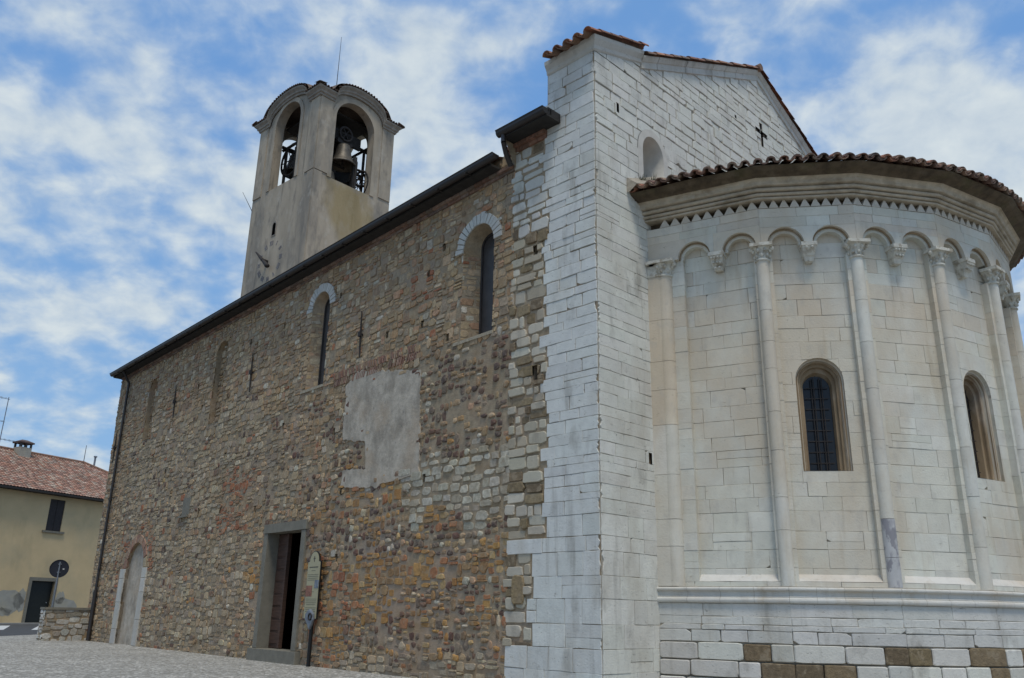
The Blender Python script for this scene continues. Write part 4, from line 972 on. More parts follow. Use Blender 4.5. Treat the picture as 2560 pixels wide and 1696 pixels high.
# ------------------------------------------------------------------ bell tower
def make_tower():
    rnd = random.Random(5)
    r0 = ray(797, 300); P = C+r0*41/np.linalg.norm(r0[:2]); P[2] = 0
    tl = ray(-1150, 1488); tl[2] = 0; tl /= np.linalg.norm(tl); tr = np.array([tl[1], -tl[0], 0])
    WR, WL = 5.15, 5.92
    tower = empty('bell_tower', tuple(P+tr*WR/2+tl*WL/2), label='square rendered bell tower with arched bell openings and curved tiled cornice', category='tower')
    FR = Frame(P, tr, -tl); FL = Frame(P, tl, -tr)
    FRb = Frame(P+tl*WL, tr, tl); FLb = Frame(P+tr*WR, tl, tr)
    def top(u, W, zc=28.12, rise=.98):
        t = abs(2*u/W-1); k = .66
        return zc if t > k else zc+rise*(math.sqrt(max(0, 1-(t/k)**2*.985)))**.8
    a = Acc(); T = .5
    def wall(f, W, c, r, sill, spr, ry):
        n = 72; us = sorted(set([W*i/n for i in range(n+1)]+[c-r, c+r]))
        for u0, u1 in zip(us[:-1], us[1:]):
            um = (u0+u1)/2; t0, t1 = top(u0, W), top(u1, W)
            spans = []
            if c-r < um < c+r:
                arc = lambda u: spr+ry*math.sqrt(max(0, 1-((u-c)/r)**2))
                spans = [((0, 0), (sill, sill)), ((arc(u0), arc(u1)), (t0, t1))]
            else: spans = [((0, 0), (t0, t1))]
            for (lo, hi) in spans:
                for w, fl in ((0, False), (-T, True)):
                    q = [f.p(u0, lo[0], w), f.p(u1, lo[1], w), f.p(u1, hi[1], w), f.p(u0, hi[0], w)]
                    a.add(q, [(3, 2, 1, 0) if fl != f.flip else (0, 1, 2, 3)], M_TOWER)
            if c-r < um < c+r:
                for z0_, z1_ in ((sill, sill), (arc(u0), arc(u1))): a.add([f.p(u0, z0_, 0), f.p(u1, z1_, 0), f.p(u1, z1_, -T), f.p(u0, z0_, -T)], [(0, 1, 2, 3)], M_TOWER)
        for uu in (c-r, c+r): a.add([f.p(uu, sill, 0), f.p(uu, spr, 0), f.p(uu, spr, -T), f.p(uu, sill, -T)], [(0, 1, 2, 3)], M_TOWER)
    for f in (FR, FRb): wall(f, WR, 2.4, 1.33, 23.42, 27.25, 1.33)
    for f in (FL, FLb): wall(f, WL, 3.05, 1.25, 23.65, 27.6, 1.25)
    # floor of the bell chamber
    a.add([FR.p(0.05, 23.1, 0), FR.p(WR-.05, 23.1, 0), FRb.p(WR-.05, 23.1, 0), FRb.p(.05, 23.1, 0)], [(0, 1, 2, 3)], M_BEAM)
    # shallow corner pilasters and frames round the openings
    for f, W in ((FR, WR), (FL, WL), (FRb, WR), (FLb, WL)):
        for u0, u1 in ((0, .82), (W-.82, W)): prism(a, f, rect(u0-.0, u1, 23.55, 28.1), .055, -.01, M_TOWER)
        prism(a, f, rect(0, .5, 0, 23.5), .045, -.01, M_TOWER)
    for f, c, r, sp, sl in ((FR, 2.4, 1.33, 27.25, 23.42), (FL, 3.05, 1.25, 27.6, 23.65)):
        A_ = [f.p(c+(r+.0)*math.cos(t), sp+(r)*math.sin(t), .05) for t in np.linspace(0, math.pi, 25)]; B_ = [f.p(c+(r+.26)*math.cos(t), sp+(r+.26)*math.sin(t), .05) for t in np.linspace(0, math.pi, 25)]
        C_ = [f.p(c+(r+.26)*math.cos(t), sp+(r+.26)*math.sin(t), -.01) for t in np.linspace(0, math.pi, 25)]; D_ = [f.p(c+r*math.cos(t), sp+r*math.sin(t), -.01) for t in np.linspace(0, math.pi, 25)]
        loft(a, A_, B_, M_TOWER, False); loft(a, B_, C_, M_TOWER, False); loft(a, A_, D_, M_TOWER, False)
        for x0, x1 in ((c-r-.26, c-r), (c+r, c+r+.26)): prism(a, f, rect(x0, x1, sl, sp), .05, -.01, M_TOWER)
    # small vent on the left face
    f = FL; prism(a, f, arch(3.25, .2, 20.55, 21.25, 8), .03, -.01, M_TOWMOULD); prism(a, f, arch(3.25, .15, 20.6, 21.2, 8), .034, 0, M_BLACK)
    body = build('tower_shaft', a, tower)
    # curved cornice on the four sides
    a = Acc(); prof = [(.055, -.42), (.12, -.4), (.13, -.3), (.2, -.26), (.22, -.16), (.34, -.04), (.36, .04), (.3, .06)]
    for f, W in ((FR, WR), (FL, WL), (FRb, WR), (FLb, WL)):
        n = 60; rings = []
        for i in range(n+1):
            u = W*i/n; z = top(u, W); uu = u
            ring_ = []
            for w, dz in prof:
                ux = u+(-w if i == 0 else w if i == n else 0); ring_.append(f.p(ux, z+.32+dz, w))
            rings.append(ring_)
        for A_, B_ in zip(rings[:-1], rings[1:]): loft(a, A_, B_, M_TOWMOULD, False)
    build('curved_cornice', a, tower)
    # tiled cap following the curve
    a = Acc(); N_ = 40
    def zt(x, y):                               # x,y in 0..1
        ex = top(x*WR, WR)-28.12; ey = top(y*WL, WL)-28.12
        d = min(x, 1-x)*2; e = min(y, 1-y)*2
        return 28.5+max(ex*(1-.3*e), ey*(1-.3*d))+.9*min(d, e)
    g = []
    for j in range(N_+1):
        for i in range(N_+1):
            x, y = i/N_, j/N_; X_ = -.4+x*(WR+.8); Y_ = -.4+y*(WL+.8)
            p = P+tr*X_+tl*Y_; g.append((p[0], p[1], zt(x, y)))
    a.add(g, [(j*(N_+1)+i, j*(N_+1)+i+1, (j+1)*(N_+1)+i+1, (j+1)*(N_+1)+i) for j in range(N_) for i in range(N_)], M_TILE, (.17, .12, .09), False)
    for f, W in ((FR, WR), (FL, WL), (FRb, WR), (FLb, WL)):
        L0 = W+.86; n = int(L0/.19)
        for i in range(n+1):
            u = -.43+L0*i/n; uc = min(max(u, 0), W); z = top(uc, W)+.36+.06
            c_ = jit(rnd.choice([(.15, .1, .08), (.2, .12, .09), (.1, .085, .075)]), .2, rnd); o = f.p(u, z-.02, .42); e = f.p(u, z+.05, -.02)
            rk = lambda c0, q: [c0+f.U*(q*math.cos(th))+np.array([0, 0, q*math.sin(th)]) for th in np.linspace(0, math.pi, 6)]
            loft(a, rk(o, .075), rk(e, .07), M_TILE, False, True, c_); loft(a, rk(o, .075), rk(o, .05), M_TILE, False, False, c_)
    ctr = P+tr*(WR/2)+tl*(WL/2)
    build('tiled_cap', a, tower)
    a = Acc(); q = onplane(842, 207, P+tl*.9, tl); qb = (q[0], q[1], 28.6); a.cyl(qb, (q[0]+.02, q[1], 33.2), .025, .01, M_IRON, 6); a.cyl((q[0]-.2, q[1], 29.45), (q[0]+.3, q[1], 29.45), .015, .015, M_IRON, 6)
    build('lightning_rod', a, tower)
    a = Acc(); a.cyl(FL.p(5.9, 22.9, 0), FL.p(6.9, 24.4, .2), .02, .01, M_IRON, 6); build('side_rod', a, tower)
    # wall anchors
    def anchor(f, u0, z0, u1, z1):
        aa = Acc(); p, q_ = f.p(u0, z0, .1), f.p(u1, z1, .1); m_ = (p+q_)/2; aa.cyl(p, m_, .03, .06, M_IRON, 6); aa.cyl(m_, q_, .06, .03, M_IRON, 6); aa.sphere(m_, .07, M_IRON, 8)
    for v in ((.46, 28.0, .5, 26.8), (.55, 21.7, .58, 20.4), (.8, 24.8, .05, 23.9), (4.2, 24.4, 4.95, 23.8), (4.6, 27.95, 4.64, 26.85)): anchor(FR, *v)
    for v in ((2.0, 21.75, 1.92, 20.55), (5.1, 25.0, 5.6, 23.85), (4.5, 21.7, 4.8, 20.7), (1.45, 24.85, .85, 24.3)): anchor(FL, *v)
    # yellow lichen patch as its own stained render
    # clock: faded numerals and an iron hand
    cu, cz, cr = 3.35, 19.1, 1.05; a = Acc()
    names = ['XII', 'I', 'II', 'III', 'IIII', 'V', 'VI', 'VII', 'VIII', 'IX', 'X', 'XI']
    def stroke(x0, y0, x1, y1, w=.045):
        d = math.hypot(x1-x0, y1-y0); nx, ny = -(y1-y0)/d*w/2, (x1-x0)/d*w/2
        prism(a, FL, [(cu-(x0+nx), cz+y0+ny), (cu-(x1+nx), cz+y1+ny), (cu-(x1-nx), cz+y1-ny), (cu-(x0-nx), cz+y0-ny)], .012, .002, M_FADED)
    for k, s_ in enumerate(names):
        a = Acc()
        th = -2*math.pi*k/12; bx, by = -math.sin(th)*cr, math.cos(th)*cr; wch = {'I': .09, 'V': .16, 'X': .17}; tot = sum(wch[c_] for c_ in s_); x = -tot/2
        ca, sa = math.cos(th), math.sin(th)
        def tp(x_, y_): return bx+x_*ca-y_*sa, by+x_*sa+y_*ca
        for c_ in s_:
            w_ = wch[c_]; xm = x+w_/2
            segs = {'I': [(xm, -.13, xm, .13)], 'V': [(xm-.06, .13, xm, -.13), (xm, -.13, xm+.06, .13)], 'X': [(xm-.06, .13, xm+.06, -.13), (xm-.06, -.13, xm+.06, .13)]}[c_]
            for (p0, q0, p1, q1) in segs: stroke(*tp(p0, q0), *tp(p1, q1))
            x += w_
        build('clock_numeral', a, tower)
    a = Acc(); p0, p1 = FL.p(4.35, 19.8, .3), FL.p(3.05, 18.65, .3); m_ = p0+(p1-p0)*.6
    a.cyl(p0, m_, .04, .1, M_IRON, 6); a.cyl(m_, p1, .08, .13, M_IRON, 6); a.sphere(p1, .15, M_IRON, 8, (1, 1, .8)); a.cyl(m_, m_+FL.N*-.3, .1, .1, M_IRON, 8); build('clock_hand', a, tower)
    # bell frame inside
    a = Acc()
    def beam(u0, v0, z0, u1, v1, z1, t=.16): a.cyl(P+tr*u0+tl*v0+[0, 0, z0], P+tr*u1+tl*v1+[0, 0, z1], t/1.6, t/1.6, M_BEAM, 4)
    for v in (1.3, 2.9, 4.6):
        for u in (1.0, 4.1): beam(u, v, 23.1, u, v, 27.0)
        beam(.7, v, 26.9, 4.4, v, 26.9, .2); beam(1.0, v, 25.2, 4.1, v, 25.2)
        beam(1.0, v, 23.2, 4.1, v, 25.1, .1)
    for u in (1.0, 2.5, 4.1): beam(u, 1.0, 26.95, u, 5.0, 26.95, .18)
    beam(.75, .2, 24.0, .75, .2, 26.2, .1); beam(2.9, .3, 23.4, 2.9, .3, 25.3, .16)
    def wheel(u, v, z, r, plane):
        pts = []
        for k in range(25):
            t = 2*math.pi*k/24; d = (tr if plane == 'r' else tl)*(math.cos(t)*r)+np.array([0, 0, math.sin(t)*r]); pts.append(P+tr*u+tl*v+[0, 0, z]+d)
        a.tube(pts, .07, M_IRON, 6)
        for k in range(0, 24, 4): a.cyl(P+tr*u+tl*v+[0, 0, z], pts[k], .03, .03, M_IRON, 5)
    wheel(1.3, 1.2, 26.5, .75, 'l'); wheel(1.0, 4.0, 26.0, 1.0, 'l'); wheel(2.35, .75, 27.0, .42, 'r'); wheel(3.75, 1.1, 24.4, .9, 'l')
    wheel(3.75, 1.1, 24.9, .5, 'r')
    for (u0, u1, v0, v1, z0, z1) in ((.9, 2.3, 3.4, 3.5, 23.1, 27.4), (2.6, 4.3, 4.9, 5.0, 26.3, 28.2), (3.3, 3.4, 2.6, 4.9, 25.3, 28.0), (3.2, 3.3, 1.2, 2.5, 23.1, 26.0), (2.9, 3.3, 1.4, 1.8, 23.1, 24.6), (1.0, 3.6, 1.0, 1.15, 26.6, 27.3), (1.1, 1.9, 1.3, 1.4, 25.0, 26.6), (.95, 1.1, .5, 1.5, 23.1, 26.8), (2.75, 2.95, .3, .45, 23.4, 25.6), (1.5, 1.6, 3.1, 3.9, 26.9, 28.3), (1.0, 4.2, 1.0, 4.9, 28.25, 28.35), (1.5, 3.4, 2.0, 2.1, 25.9, 28.2)):
        a.box(P+tr*u0+tl*v0+[0, 0, z0], tr*(u1-u0), tl*(v1-v0), (0, 0, z1-z0), M_BEAM)
    build('bell_frame', a, tower)
    prof = lambda s: [(0.02*s, 0), (.2*s, .0), (.3*s, -.06*s), (.36*s, -.2*s), (.4*s, -.5*s), (.47*s, -.8*s), (.6*s, -1.05*s), (.7*s, -1.15*s), (.7*s, -1.2*s), (.62*s, -1.19*s), (.5*s, -1.0*s)]
    for (u, v, z, s, lb) in ((2.35, .85, 26.35, 1.12, 'large bronze bell hanging in the right-hand tower opening'), (1.75, 1.1, 24.5, .7, 'small bronze bell low in the right-hand tower opening'),
                             (1.75, 4.75, 26.9, 1.05, 'bronze bell hanging beside the wheel in the left-hand tower opening')):
        b = Acc(); o = P+tr*u+tl*v+np.array([0, 0, z]); b.lathe(o, prof(s), M_BRONZE, 24)
        b.box(o-tr*.45*s-tl*.08, tr*.9*s, tl*.16, (0, 0, .22*s), M_BEAM); b.cyl(o+[0, 0, -.3*s], o+[0, 0, -1.15*s], .03, .05*s, M_IRON, 6); b.sphere(o+[0, 0, -1.15*s], .08*s, M_IRON, 8)
        for s_ in (1, -1): b.box(o+tr*s_*.12*s-tl*.05+[0, 0, .2*s], tr*.06, tl*.1, (0, 0, .3*s), M_IRON)
        build('church_bell', b, None, label=lb, category='bell', group='bells hanging in the bell tower')
make_tower()
# yellow lichen stain on the tower's right side: added to the render material by its own place on the wall
def lichen():
    nt = M_TOWER.node_tree; N = nt.nodes; L = nt.links; b = N['Principled BSDF']; src = b.inputs['Base Color'].links[0].from_socket
    r0 = ray(797, 300); P = C+r0*41/np.linalg.norm(r0[:2]); tl = ray(-1150, 1488); tl[2] = 0; tl /= np.linalg.norm(tl); tr = np.array([tl[1], -tl[0], 0])
    c = P+tr*2.6; c[2] = 21.9
    geo = N.new('ShaderNodeNewGeometry'); s = N.new('ShaderNodeVectorMath'); s.operation = 'SUBTRACT'; L.new(geo.outputs['Position'], s.inputs[0]); s.inputs[1].default_value = tuple(c)
    m = N.new('ShaderNodeVectorMath'); m.operation = 'MULTIPLY'; L.new(s.outputs[0], m.inputs[0]); m.inputs[1].default_value = (.55, .55, .5)
    ln = N.new('ShaderNodeVectorMath'); ln.operation = 'LENGTH'; L.new(m.outputs[0], ln.inputs[0])
    n = N.new('ShaderNodeTexNoise'); n.inputs['Scale'].default_value = 1.1; n.inputs['Detail'].default_value = 6; mp = N.new('ShaderNodeMapping'); mp.inputs['Scale'].default_value = (1, 1, .45); L.new(geo.outputs['Position'], mp.inputs[0]); L.new(mp.outputs[0], n.inputs['Vector'])
    ad = N.new('ShaderNodeMath'); ad.operation = 'MULTIPLY_ADD'; L.new(n.outputs['Fac'], ad.inputs[0]); ad.inputs[1].default_value = 1.9; L.new(ln.outputs['Value'], ad.inputs[2])
    r = N.new('ShaderNodeMapRange'); L.new(ad.outputs[0], r.inputs[0]); r.inputs[1].default_value = 1.95; r.inputs[2].default_value = 1.45; r.inputs[3].default_value = 0; r.inputs[4].default_value = .65
    mx = N.new('ShaderNodeMix'); mx.data_type = 'RGBA'; L.new(r.outputs[0], mx.inputs[0]); L.new(src, mx.inputs[6]); mx.inputs[7].default_value = (.3, .22, .085, 1); L.new(mx.outputs[2], b.inputs['Base Color'])
lichen()

# ------------------------------------------------------------------ yellow house
def make_house():
    rnd = random.Random(9)
    B = onz(60, 1558); U = ray(2393, 1557); U[2] = 0; U /= np.linalg.norm(U); Nn = np.array([U[1], -U[0], 0])
    if Nn@(B[:3]) > 0: Nn = -Nn
    H = Frame((B[0], B[1], 0), U, Nn)
    def Wh(px, py, w=0):
        q = onplane(px, py, H.p(0, 0, w), H.N); return (q-H.o)@H.U, q[2]
    house = empty('yellow_house', (B[0], B[1], 0), label='yellow rendered house with red tiled roof beyond the church', category='house')
    u0, u1 = -14, 13.5
    ze = Wh(0, 1216)[1]
    f = H
    def fix(pts): 
        q = [Wh(*p) for p in pts]; return min(x for x, _ in q), max(x for x, _ in q), min(z for _, z in q), max(z for _, z in q)
    wx = fix([(127, 1252), (165, 1250), (114, 1327), (152, 1329)]); wx = (Wh(120, 1290)[0], Wh(158, 1290)[0], Wh(120, 1327)[1], Wh(140, 1249)[1])
    dx = (Wh(69, 1510)[0], Wh(127, 1510)[0], 0, Wh(105, 1453)[1])
    WO = rect(*wx); DO = rect(dx[0], dx[1], -.1, dx[3])
    a = Acc(); sheet(a, f, rect(u0, u1, -.3, ze), 0, [WO, DO], M_YELLOW)
    D = 9.5
    a.add([f.p(u1, -.3, 0), f.p(u1, ze, 0), f.p(u1, ze, -D), f.p(u1, -.3, -D), f.p(u0, -.3, 0), f.p(u0, ze, 0), f.p(u0, ze, -D), f.p(u0, -.3, -D)], [(0, 1, 2, 3), (4, 5, 6, 7), (3, 2, 6, 7)], M_YELLOW)
    for O in (WO, DO): loft(a, [f.p(*p, 0) for p in O], [f.p(*p, -.3) for p in O], M_YELLOW)
    # patches of bare render near the ground
    for (cu, cz, sx, sz) in ((Wh(15, 1500)[0], Wh(20, 1500)[1]-.1, 1.5, .8), (Wh(55, 1515)[0], Wh(55, 1500)[1], .8, .7), (Wh(160, 1510)[0], Wh(160, 1510)[1]-.2, 1.1, .65), (Wh(5, 1535)[0], Wh(5, 1530)[1], .7, .3), (Wh(150, 1496)[0], Wh(150, 1496)[1], .35, .5)):
        P = [(cu+sx*math.cos(t)*rnd.uniform(.75, 1.15), cz+sz*math.sin(t)*rnd.uniform(.7, 1.2)) for t in np.linspace(0, 2*math.pi, 22)[:-1]]
        P = [p for p in P]; ps = reduce_sub([P], [rect(dx[0]-.25, dx[1]+.25, -.1, dx[3]+.3)])
        a.add([f.p(x, y, .006) for x, y in P], [tuple(range(len(P)))], M_BARE) if cu+sx < dx[0]-.2 or cu-sx > dx[1]+.2 else [a.add([f.p(x, y, .006) for x, y in Q], [tuple(range(len(Q)))], M_BARE) for Q in ps]
    build('house_wall', a, house)
    a = Acc(); prism(a, f, rect(wx[0]+.01, (wx[0]+wx[1])/2-.01, wx[2]+.01, wx[3]-.01), -.05, -.1, M_SHUT, bev=.02); prism(a, f, rect((wx[0]+wx[1])/2+.01, wx[1]-.01, wx[2]+.01, wx[3]-.01), -.05, -.1, M_SHUT, bev=.02)
    build('window_shutter', a, house)
    a = Acc(); prism(a, f, rect(wx[0]-.25, wx[1]+.25, wx[2]-.14, wx[2]), .14, -.1, M_DOORSTONE, bev=.01); build('window_sill', a, house)
    a = Acc()
    for Q in (rect(dx[0]-.22, dx[0], 0, dx[3]), rect(dx[1], dx[1]+.22, 0, dx[3]), rect(dx[0]-.22, dx[1]+.22, dx[3]+.002, dx[3]+.24)): prism(a, f, Q, .05, -.2, M_DOORSTONE, bev=.01)
    build('door_frame', a, house)
    a = Acc(); prism(a, f, rect(dx[0], dx[1], 0, dx[3]), -.2, -.26, material('dark_green_door', (.012, .014, .012), rough=.5, var=.2, bump=0))
    a.sphere(f.p(dx[1]-.25, 1.35, -.17), .04, M_METAL); build('house_door', a, house)
    # hipped tile roof
    ov = .6; zr0 = ze-.12; rd = D/2
    zr = Wh(0, 1120, -rd)[1]; ur = Wh(210, 1150, -rd)[0]
    a = Acc(); cell = .24; nrow = 22
    uR = u1+ov
    def rp(u, t):                                # t 0 eave..1 ridge
        w = ov-(ov+rd)*t; return u, zr0+.15+(zr-zr0-.15)*t, w
    A_prev = None
    U_ = np.arange(u0-ov, uR+.01, cell/4)
    for j in range(nrow):
        t0, t1 = j/nrow, (j+1)/nrow
        lim0 = uR-(uR-ur)*t0; lim1 = uR-(uR-ur)*t1
        for i in range(len(U_)-1):
            ua, ub = U_[i], U_[i+1]
            if ub > lim0: break
            if i % 4 == 0: c_ = jit(rnd.choice([(.38, .2, .14), (.33, .17, .12), (.44, .28, .21), (.28, .16, .12), (.42, .32, .25)]), .2, rnd)
            ha, hb = (.05*abs(math.sin(math.pi*x/cell)) for x in (ua, ub)); q = []
            for (u, h, t, e) in ((ua, ha, t0, .03), (ub, hb, t0, .03), (min(ub, lim1+.3), hb, t1, 0), (min(ua, lim1+.3), ha, t1, 0)):
                x, z, w = rp(u, t); q.append(f.p(x, z+h+e, w))
            a.add(q, [(0, 1, 2, 3)], M_TILE, c_, True)
    # hip end and rear slope
    a.add([f.p(uR, zr0+.15, ov), f.p(ur, zr, -rd), f.p(uR, zr0+.15, -D-ov)], [(0, 1, 2)], M_TILE, (.3, .16, .11))
    a.add([f.p(u0-ov, zr, -rd), f.p(ur, zr, -rd), f.p(uR, zr0+.15, -D-ov), f.p(u0-ov, zr0+.15, -D-ov)], [(0, 1, 2, 3)], M_TILE, (.3, .16, .11))
    a.tube([f.p(u0-ov, zr+.05, -rd), f.p(ur, zr+.05, -rd), f.p(uR, zr0+.2, ov)], .11, M_TILE, 8, (.27, .15, .1))
    a.add([f.p(u0-ov, zr0, ov), f.p(uR, zr0, ov), f.p(uR, zr0, -.05), f.p(u0-ov, zr0, -.05)], [(0, 1, 2, 3)], M_BEAM)
    a.add([f.p(u0-ov, zr0, ov), f.p(uR, zr0, ov), f.p(uR, zr0+.16, ov), f.p(u0-ov, zr0+.16, ov)], [(0, 1, 2, 3)], M_BEAM)
    loft(a, [f.p(u0-ov, z, w) for w, z in ((ov, zr0), (ov+.14, zr0), (ov+.16, zr0+.13), (ov, zr0+.13))], [f.p(uR, z, w) for w, z in ((ov, zr0), (ov+.14, zr0), (ov+.16, zr0+.13), (ov, zr0+.13))], M_GUTTER)
    build('tiled_roof', a, house)
    # chimney, flues, aerial
    a = Acc(); cu, cz = Wh(57, 1128, -rd+.5); prism_fr = Frame(f.p(0, 0, -rd+.5), f.U, f.N)
    wdt = .45; a.fbox(prism_fr, cu-wdt, cu+wdt, zr-1, cz+.25, -.5, .35, M_BARE); 
    a.fbox(prism_fr, cu-wdt-.1, cu+wdt+.1, cz+.55, cz+.65, -.6, .45, M_TILE, (.1, .07, .06))
    for du in (-wdt, wdt-.12, -.06): a.fbox(prism_fr, cu+du, cu+du+.12, cz+.25, cz+.55, -.5, -.38, M_GUTTER); a.fbox(prism_fr, cu+du, cu+du+.12, cz+.25, cz+.55, .22, .34, M_GUTTER)
    a.add([prism_fr.p(cu-wdt-.12, cz+.65, -.6), prism_fr.p(cu+wdt+.12, cz+.65, -.6), prism_fr.p(cu+wdt+.12, cz+.65, .45), prism_fr.p(cu-wdt-.12, cz+.65, .45), prism_fr.p(cu-.2, cz+.85, 0), prism_fr.p(cu+.2, cz+.85, 0)], [(3, 2, 5, 4), (1, 0, 4, 5), (2, 1, 5), (0, 3, 4)], M_TILE, (.12, .08, .07))
    build('chimney', a, house)
    a = Acc(); q0 = onplane(210, 1150, f.p(0, 0, -rd), f.N); q1 = onplane(217, 1114, f.p(0, 0, -rd), f.N); q1[:2] = q0[:2]; a.cyl(q0-[0, 0, .3], q1, .03, .02, M_IRON, 6); build('roof_rod', a, house)
    a = Acc(); q0 = onplane(235, 1165, f.p(0, 0, -rd), f.N); a.cyl(q0-[0, 0, 1.5], q0+[0, 0, .7], .08, .08, M_METAL, 8); a.cyl(q0+[0, 0, .7], q0+[0, 0, .8], .14, .14, M_METAL, 8); build('flue_pipe', a, house)
    a = Acc(); pw = -rd-.2; b0 = onplane(0, 1120, f.p(0, 0, pw), f.N); t0 = onplane(16, 992, f.p(0, 0, pw), f.N); base = onplane(2, 1090, f.p(0, 0, pw), f.N); u_ = (base-f.o)@f.U
    zt = t0[2]; mast = lambda z: f.p(u_, z, pw); a.cyl(mast(zr-.2), mast(zt), .035, .03, M_METAL, 6)
    for z, l, vert in ((zt-.15, 1.2, 0), (zt-1.9, .9, 0), (zt-3.2, 1.8, 1)):
        a.cyl(mast(z)-f.U*l*(1 if not vert else .2), mast(z)+f.U*l*(0.1 if not vert else 1), .02, .02, M_METAL, 5)
        for k in range(6 if vert else 3):
            p_ = mast(z)+f.U*(l*(-.9+.3*k) if not vert else l*(-.1+.2*k)); a.cyl(p_-f.N*.35, p_+f.N*.35, .012, .012, M_METAL, 4)
    build('tv_antenna', a, house)
make_house()

# ------------------------------------------------------------------ sign boards and low wall
def small_things():
    rnd = random.Random(2)
    # information board: pole and board stand just off the wall
    bs = onz(768, 1667); u = (bs-J)@NDIR; w = (bs-J)@(-NIN); f = Frame((bs[0], bs[1], 0), NDIR, -NIN)
    board = empty('information_board', (bs[0], bs[1], 0), label='cream information board with arched top on a black post by the side door', category='sign')
    hw, zb, zs = .28, 1.02, 2.26; um = .08
    def shape(g, z0=zb): return [(um-hw-g, z0-g), (um+hw+g, z0-g), (um+hw+g, zs+g)]+[(um+(.2+g)*math.cos(t), zs+.02+g+(.22)*math.sin(t)) for t in np.linspace(0, math.pi, 13)]+[(um-hw-g, zs+g)]
    def board_prism(acc, g, wf, wb, mat):
        P = shape(g); k = len(P); A_ = [f.p(x, y, wb) for x, y in P]; B_ = [f.p(x, y, wf) for x, y in P]; loft(acc, A_, B_, mat); acc.add(B_, [tuple(range(k))], mat); acc.add(A_, [tuple(range(k))[::-1]], mat)
    a = Acc(); board_prism(a, .02, 0, -.03, M_POST); build('board_frame', a, board)
    a = Acc(); board_prism(a, 0, .008, .001, M_SIGN); b = build('board_panel', a, board)
    for k, (z, l) in enumerate([(2.14, .2), (2.07, .09), (1.98, .24), (1.94, .24), (1.9, .22), (1.86, .24), (1.6, .1), (1.44, .24), (1.4, .23), (1.36, .24), (1.32, .2), (1.25, .24), (1.21, .22), (1.17, .24)]):
        hh = .022 if k < 1 else .007; a = Acc(); prism(a, f, rect(um-l, um+l, z, z+hh), .011, .008, M_INK); build('text_line', a, board)
    a = Acc()
    prism(a, f, rect(um-.015, um+.015, 2.27, 2.4), .011, .008, M_INK); prism(a, f, rect(um-.04, um+.04, 2.33, 2.36), .012, .008, M_INK)
    build('board_emblem', a, board)
    a = Acc(); prism(a, f, rect(um+.0, um+.27, 1.5, 1.74), .013, .008, M_REDPRINT); build('red_picture', a, board)
    a = Acc(); prism(a, f, rect(um-.28, um-.1, 1.68, 1.86), .013, .008, M_GREYPRINT); build('grey_picture', a, board)
    a = Acc(); a.tube([f.p(0, 0, -.02), f.p(0, .95, -.02), f.p(-.05, 1.05, .02)], .045, M_POST, 12); build('board_post', a, board)
    a = Acc(); P = [(-.02, .78), (.1, .92), (.2, 1.0), (.2, 1.12), (.1, 1.2), (-.0, 1.22), (-.14, 1.12), (-.16, 1.0), (-.08, .86)]
    prism(a, f, P, .07, .012, M_METAL, bev=.02); a.lathe(f.p(-.06, 1.06, .06), [(.05, 0), (.08, .0), (.085, .03), (.06, .035), (.05, 0)], M_IRON, 16, ax=f.N); build('metal_crest', a, board)
    # road sign seen from behind
    D = 37.5; rr = ray(148, 1422); p = C+rr*D/np.linalg.norm(rr[:2]); fwd = np.array([p[0], p[1], 0]); fwd /= np.linalg.norm(fwd); sx = np.array([fwd[1], -fwd[0], 0])
    fs = Frame((p[0], p[1], 0), sx, -fwd)
    sg = empty('road_sign', (p[0], p[1], 0), label='round road sign seen from its dark back in front of the yellow house', category='road sign')
    a = Acc(); a.cyl(fs.p(0, p[2], .0), fs.p(0, p[2], -.025), .335, .335, M_SIGNBACK, 32); a.lathe(fs.p(0, p[2], 0), [(.32, 0), (.32, .02), (.335, .02), (.335, -.03)], M_SIGNBACK, 32, ax=fs.N)
    prism(a, fs, rect(.12, .18, p[2]-.03, p[2]+.01), .008, .002, M_PAINT)
    build('sign_disc', a, sg)
    a = Acc(); a.cyl(fs.p(0, -.3, .04), fs.p(0, p[2]+.25, .04), .028, .028, M_METAL, 10)
    for dz in (-.15, .15): a.box(fs.p(-.06, p[2]+dz, .0), fs.U*.12, fs.V*.03, fs.N*.03, M_METAL)
    build('sign_post', a, sg)
    # low wall running out from the church corner
    yw = 33.9; f = Frame((0, yw, 0), (1, 0, 0), (0, -1, 0)); x0 = onplane(118, 1515, (0, yw, 0), np.array([0, 1., 0]))[0]-.02; x1 = NAVE.p(23.1, 0, 0)[0]+.05; zt = onplane(160, 1519, (0, yw, 0), np.array([0, 1., 0]))[2]
    lw = Acc(); lw.box((x0, yw, -.3), (x1-x0, 0, 0), (0, .45, 0), (0, 0, zt-.08+.3), M_MORTAR)
    rw = random.Random(4)
    rubble(lw, f, (x0, x1, 0, zt-.1), [], lambda u, v: ('white', 1) if hsh(u*5, v*7) > .3 else ('grey', 1), rw, clips=[(1, 0, x1), (-1, 0, -x0), (0, 1, zt-.08)], hmin=.16, hmax=.27, pal=[(.42, .4, .35), (.36, .33, .28), (.48, .46, .41), (.28, .25, .2)])
    fl = Frame((x0, 0, 0), (0, 1, 0), (-1, 0, 0)); rubble(lw, fl, (yw, yw+.45, 0, zt-.1), [], lambda u, v: ('white', 1), rw, clips=[(1, 0, yw+.45), (-1, 0, -yw), (0, 1, zt-.08)], hmin=.1, hmax=.18, pal=[(.56, .54, .49), (.5, .48, .43)])
    lw.box((x0-.04, yw-.05, zt-.08), (x1-x0+.04, 0, 0), (0, .55, 0), (0, 0, .08), M_DOORSTONE)
    build('low_stone_wall', lw, None, label='low stone wall with flat coping running out from the church corner', category='wall')
small_things()


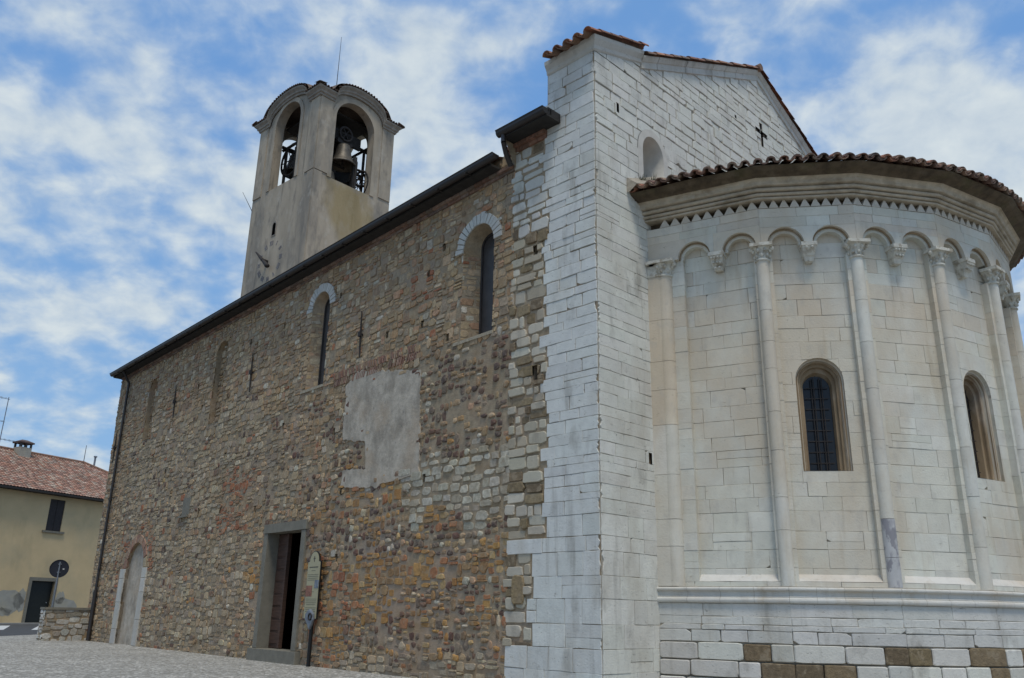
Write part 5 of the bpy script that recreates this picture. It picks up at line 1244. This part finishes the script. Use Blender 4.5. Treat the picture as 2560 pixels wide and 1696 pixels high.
# ------------------------------------------------------------------ ground
def ground():
    a = Acc(); S = 900; a.add([(-S, -S, -.12), (S, -S, -.12), (S, S, -.12), (-S, S, -.12)], [(0, 1, 2, 3)], M_EARTH); build('ground', a, None, kind='structure')
    # plaza: ends in a kerb line seen beyond the church
    p0, p1 = onz(0, 1591), onz(112, 1586); d = p1-p0; d /= np.linalg.norm(d)
    q0 = p0-d*60; q1 = p1+d*40
    a = Acc(); vs = [(-70, -25), (60, -25), (q1[0]+30, q1[1]), (q1[0], q1[1]), (q0[0], q0[1])]
    a.add([(x, y, 0) for x, y in vs], [(0, 1, 2, 3, 4)], M_PLAZA); a.add([(q0[0], q0[1], 0), (q1[0], q1[1], 0), (q1[0], q1[1], -.12), (q0[0], q0[1], -.12)], [(0, 1, 2, 3)], M_PAVE); build('plaza', a, None, kind='structure')
    # road, crossing and pavement in front of the house
    B = onz(60, 1558); U = ray(2393, 1557); U[2] = 0; U /= np.linalg.norm(U); Nn = np.array([U[1], -U[0], 0]); Nn = -Nn if Nn@B > 0 else Nn
    nrm = np.array([-d[1], d[0], 0]); nrm = nrm if nrm@(B-p0) > 0 else -nrm
    a = Acc(); r0_, r1_ = q0+nrm*.01, q1+nrm*.01; b0, b1 = B+Nn*1.2-U*70, B+Nn*1.2+U*60
    a.add([(r0_[0], r0_[1], -.06), (r1_[0], r1_[1], -.06), (b1[0], b1[1], -.06), (b0[0], b0[1], -.06)], [(0, 1, 2, 3)], M_ASPH); build('road', a, None, kind='structure')
    a = Acc(); c0, c1 = B+Nn*1.2-U*70, B+Nn*1.2+U*60; a.box((c0[0], c0[1], -.1), U*130, -Nn*1.3, (0, 0, .1+.02), M_PAVE); build('pavement', a, None, kind='structure')
    a = Acc()
    for quad in ([(0, 1564.5), (26, 1564.5), (8, 1575), (-30, 1575)], [(100, 1563.5), (122, 1563.5), (115, 1574.5), (78, 1575)], [(-80, 1565), (-45, 1565), (-80, 1575), (-120, 1575)]):
        a.add([tuple(onz(x, y, -.055)) for x, y in quad], [(0, 1, 2, 3)], M_PAINT)
    build('crossing_marking', a, None, kind='structure')
ground()
print('faces', sum(len(o.data.polygons) for o in bpy.data.objects if o.type == 'MESH'))
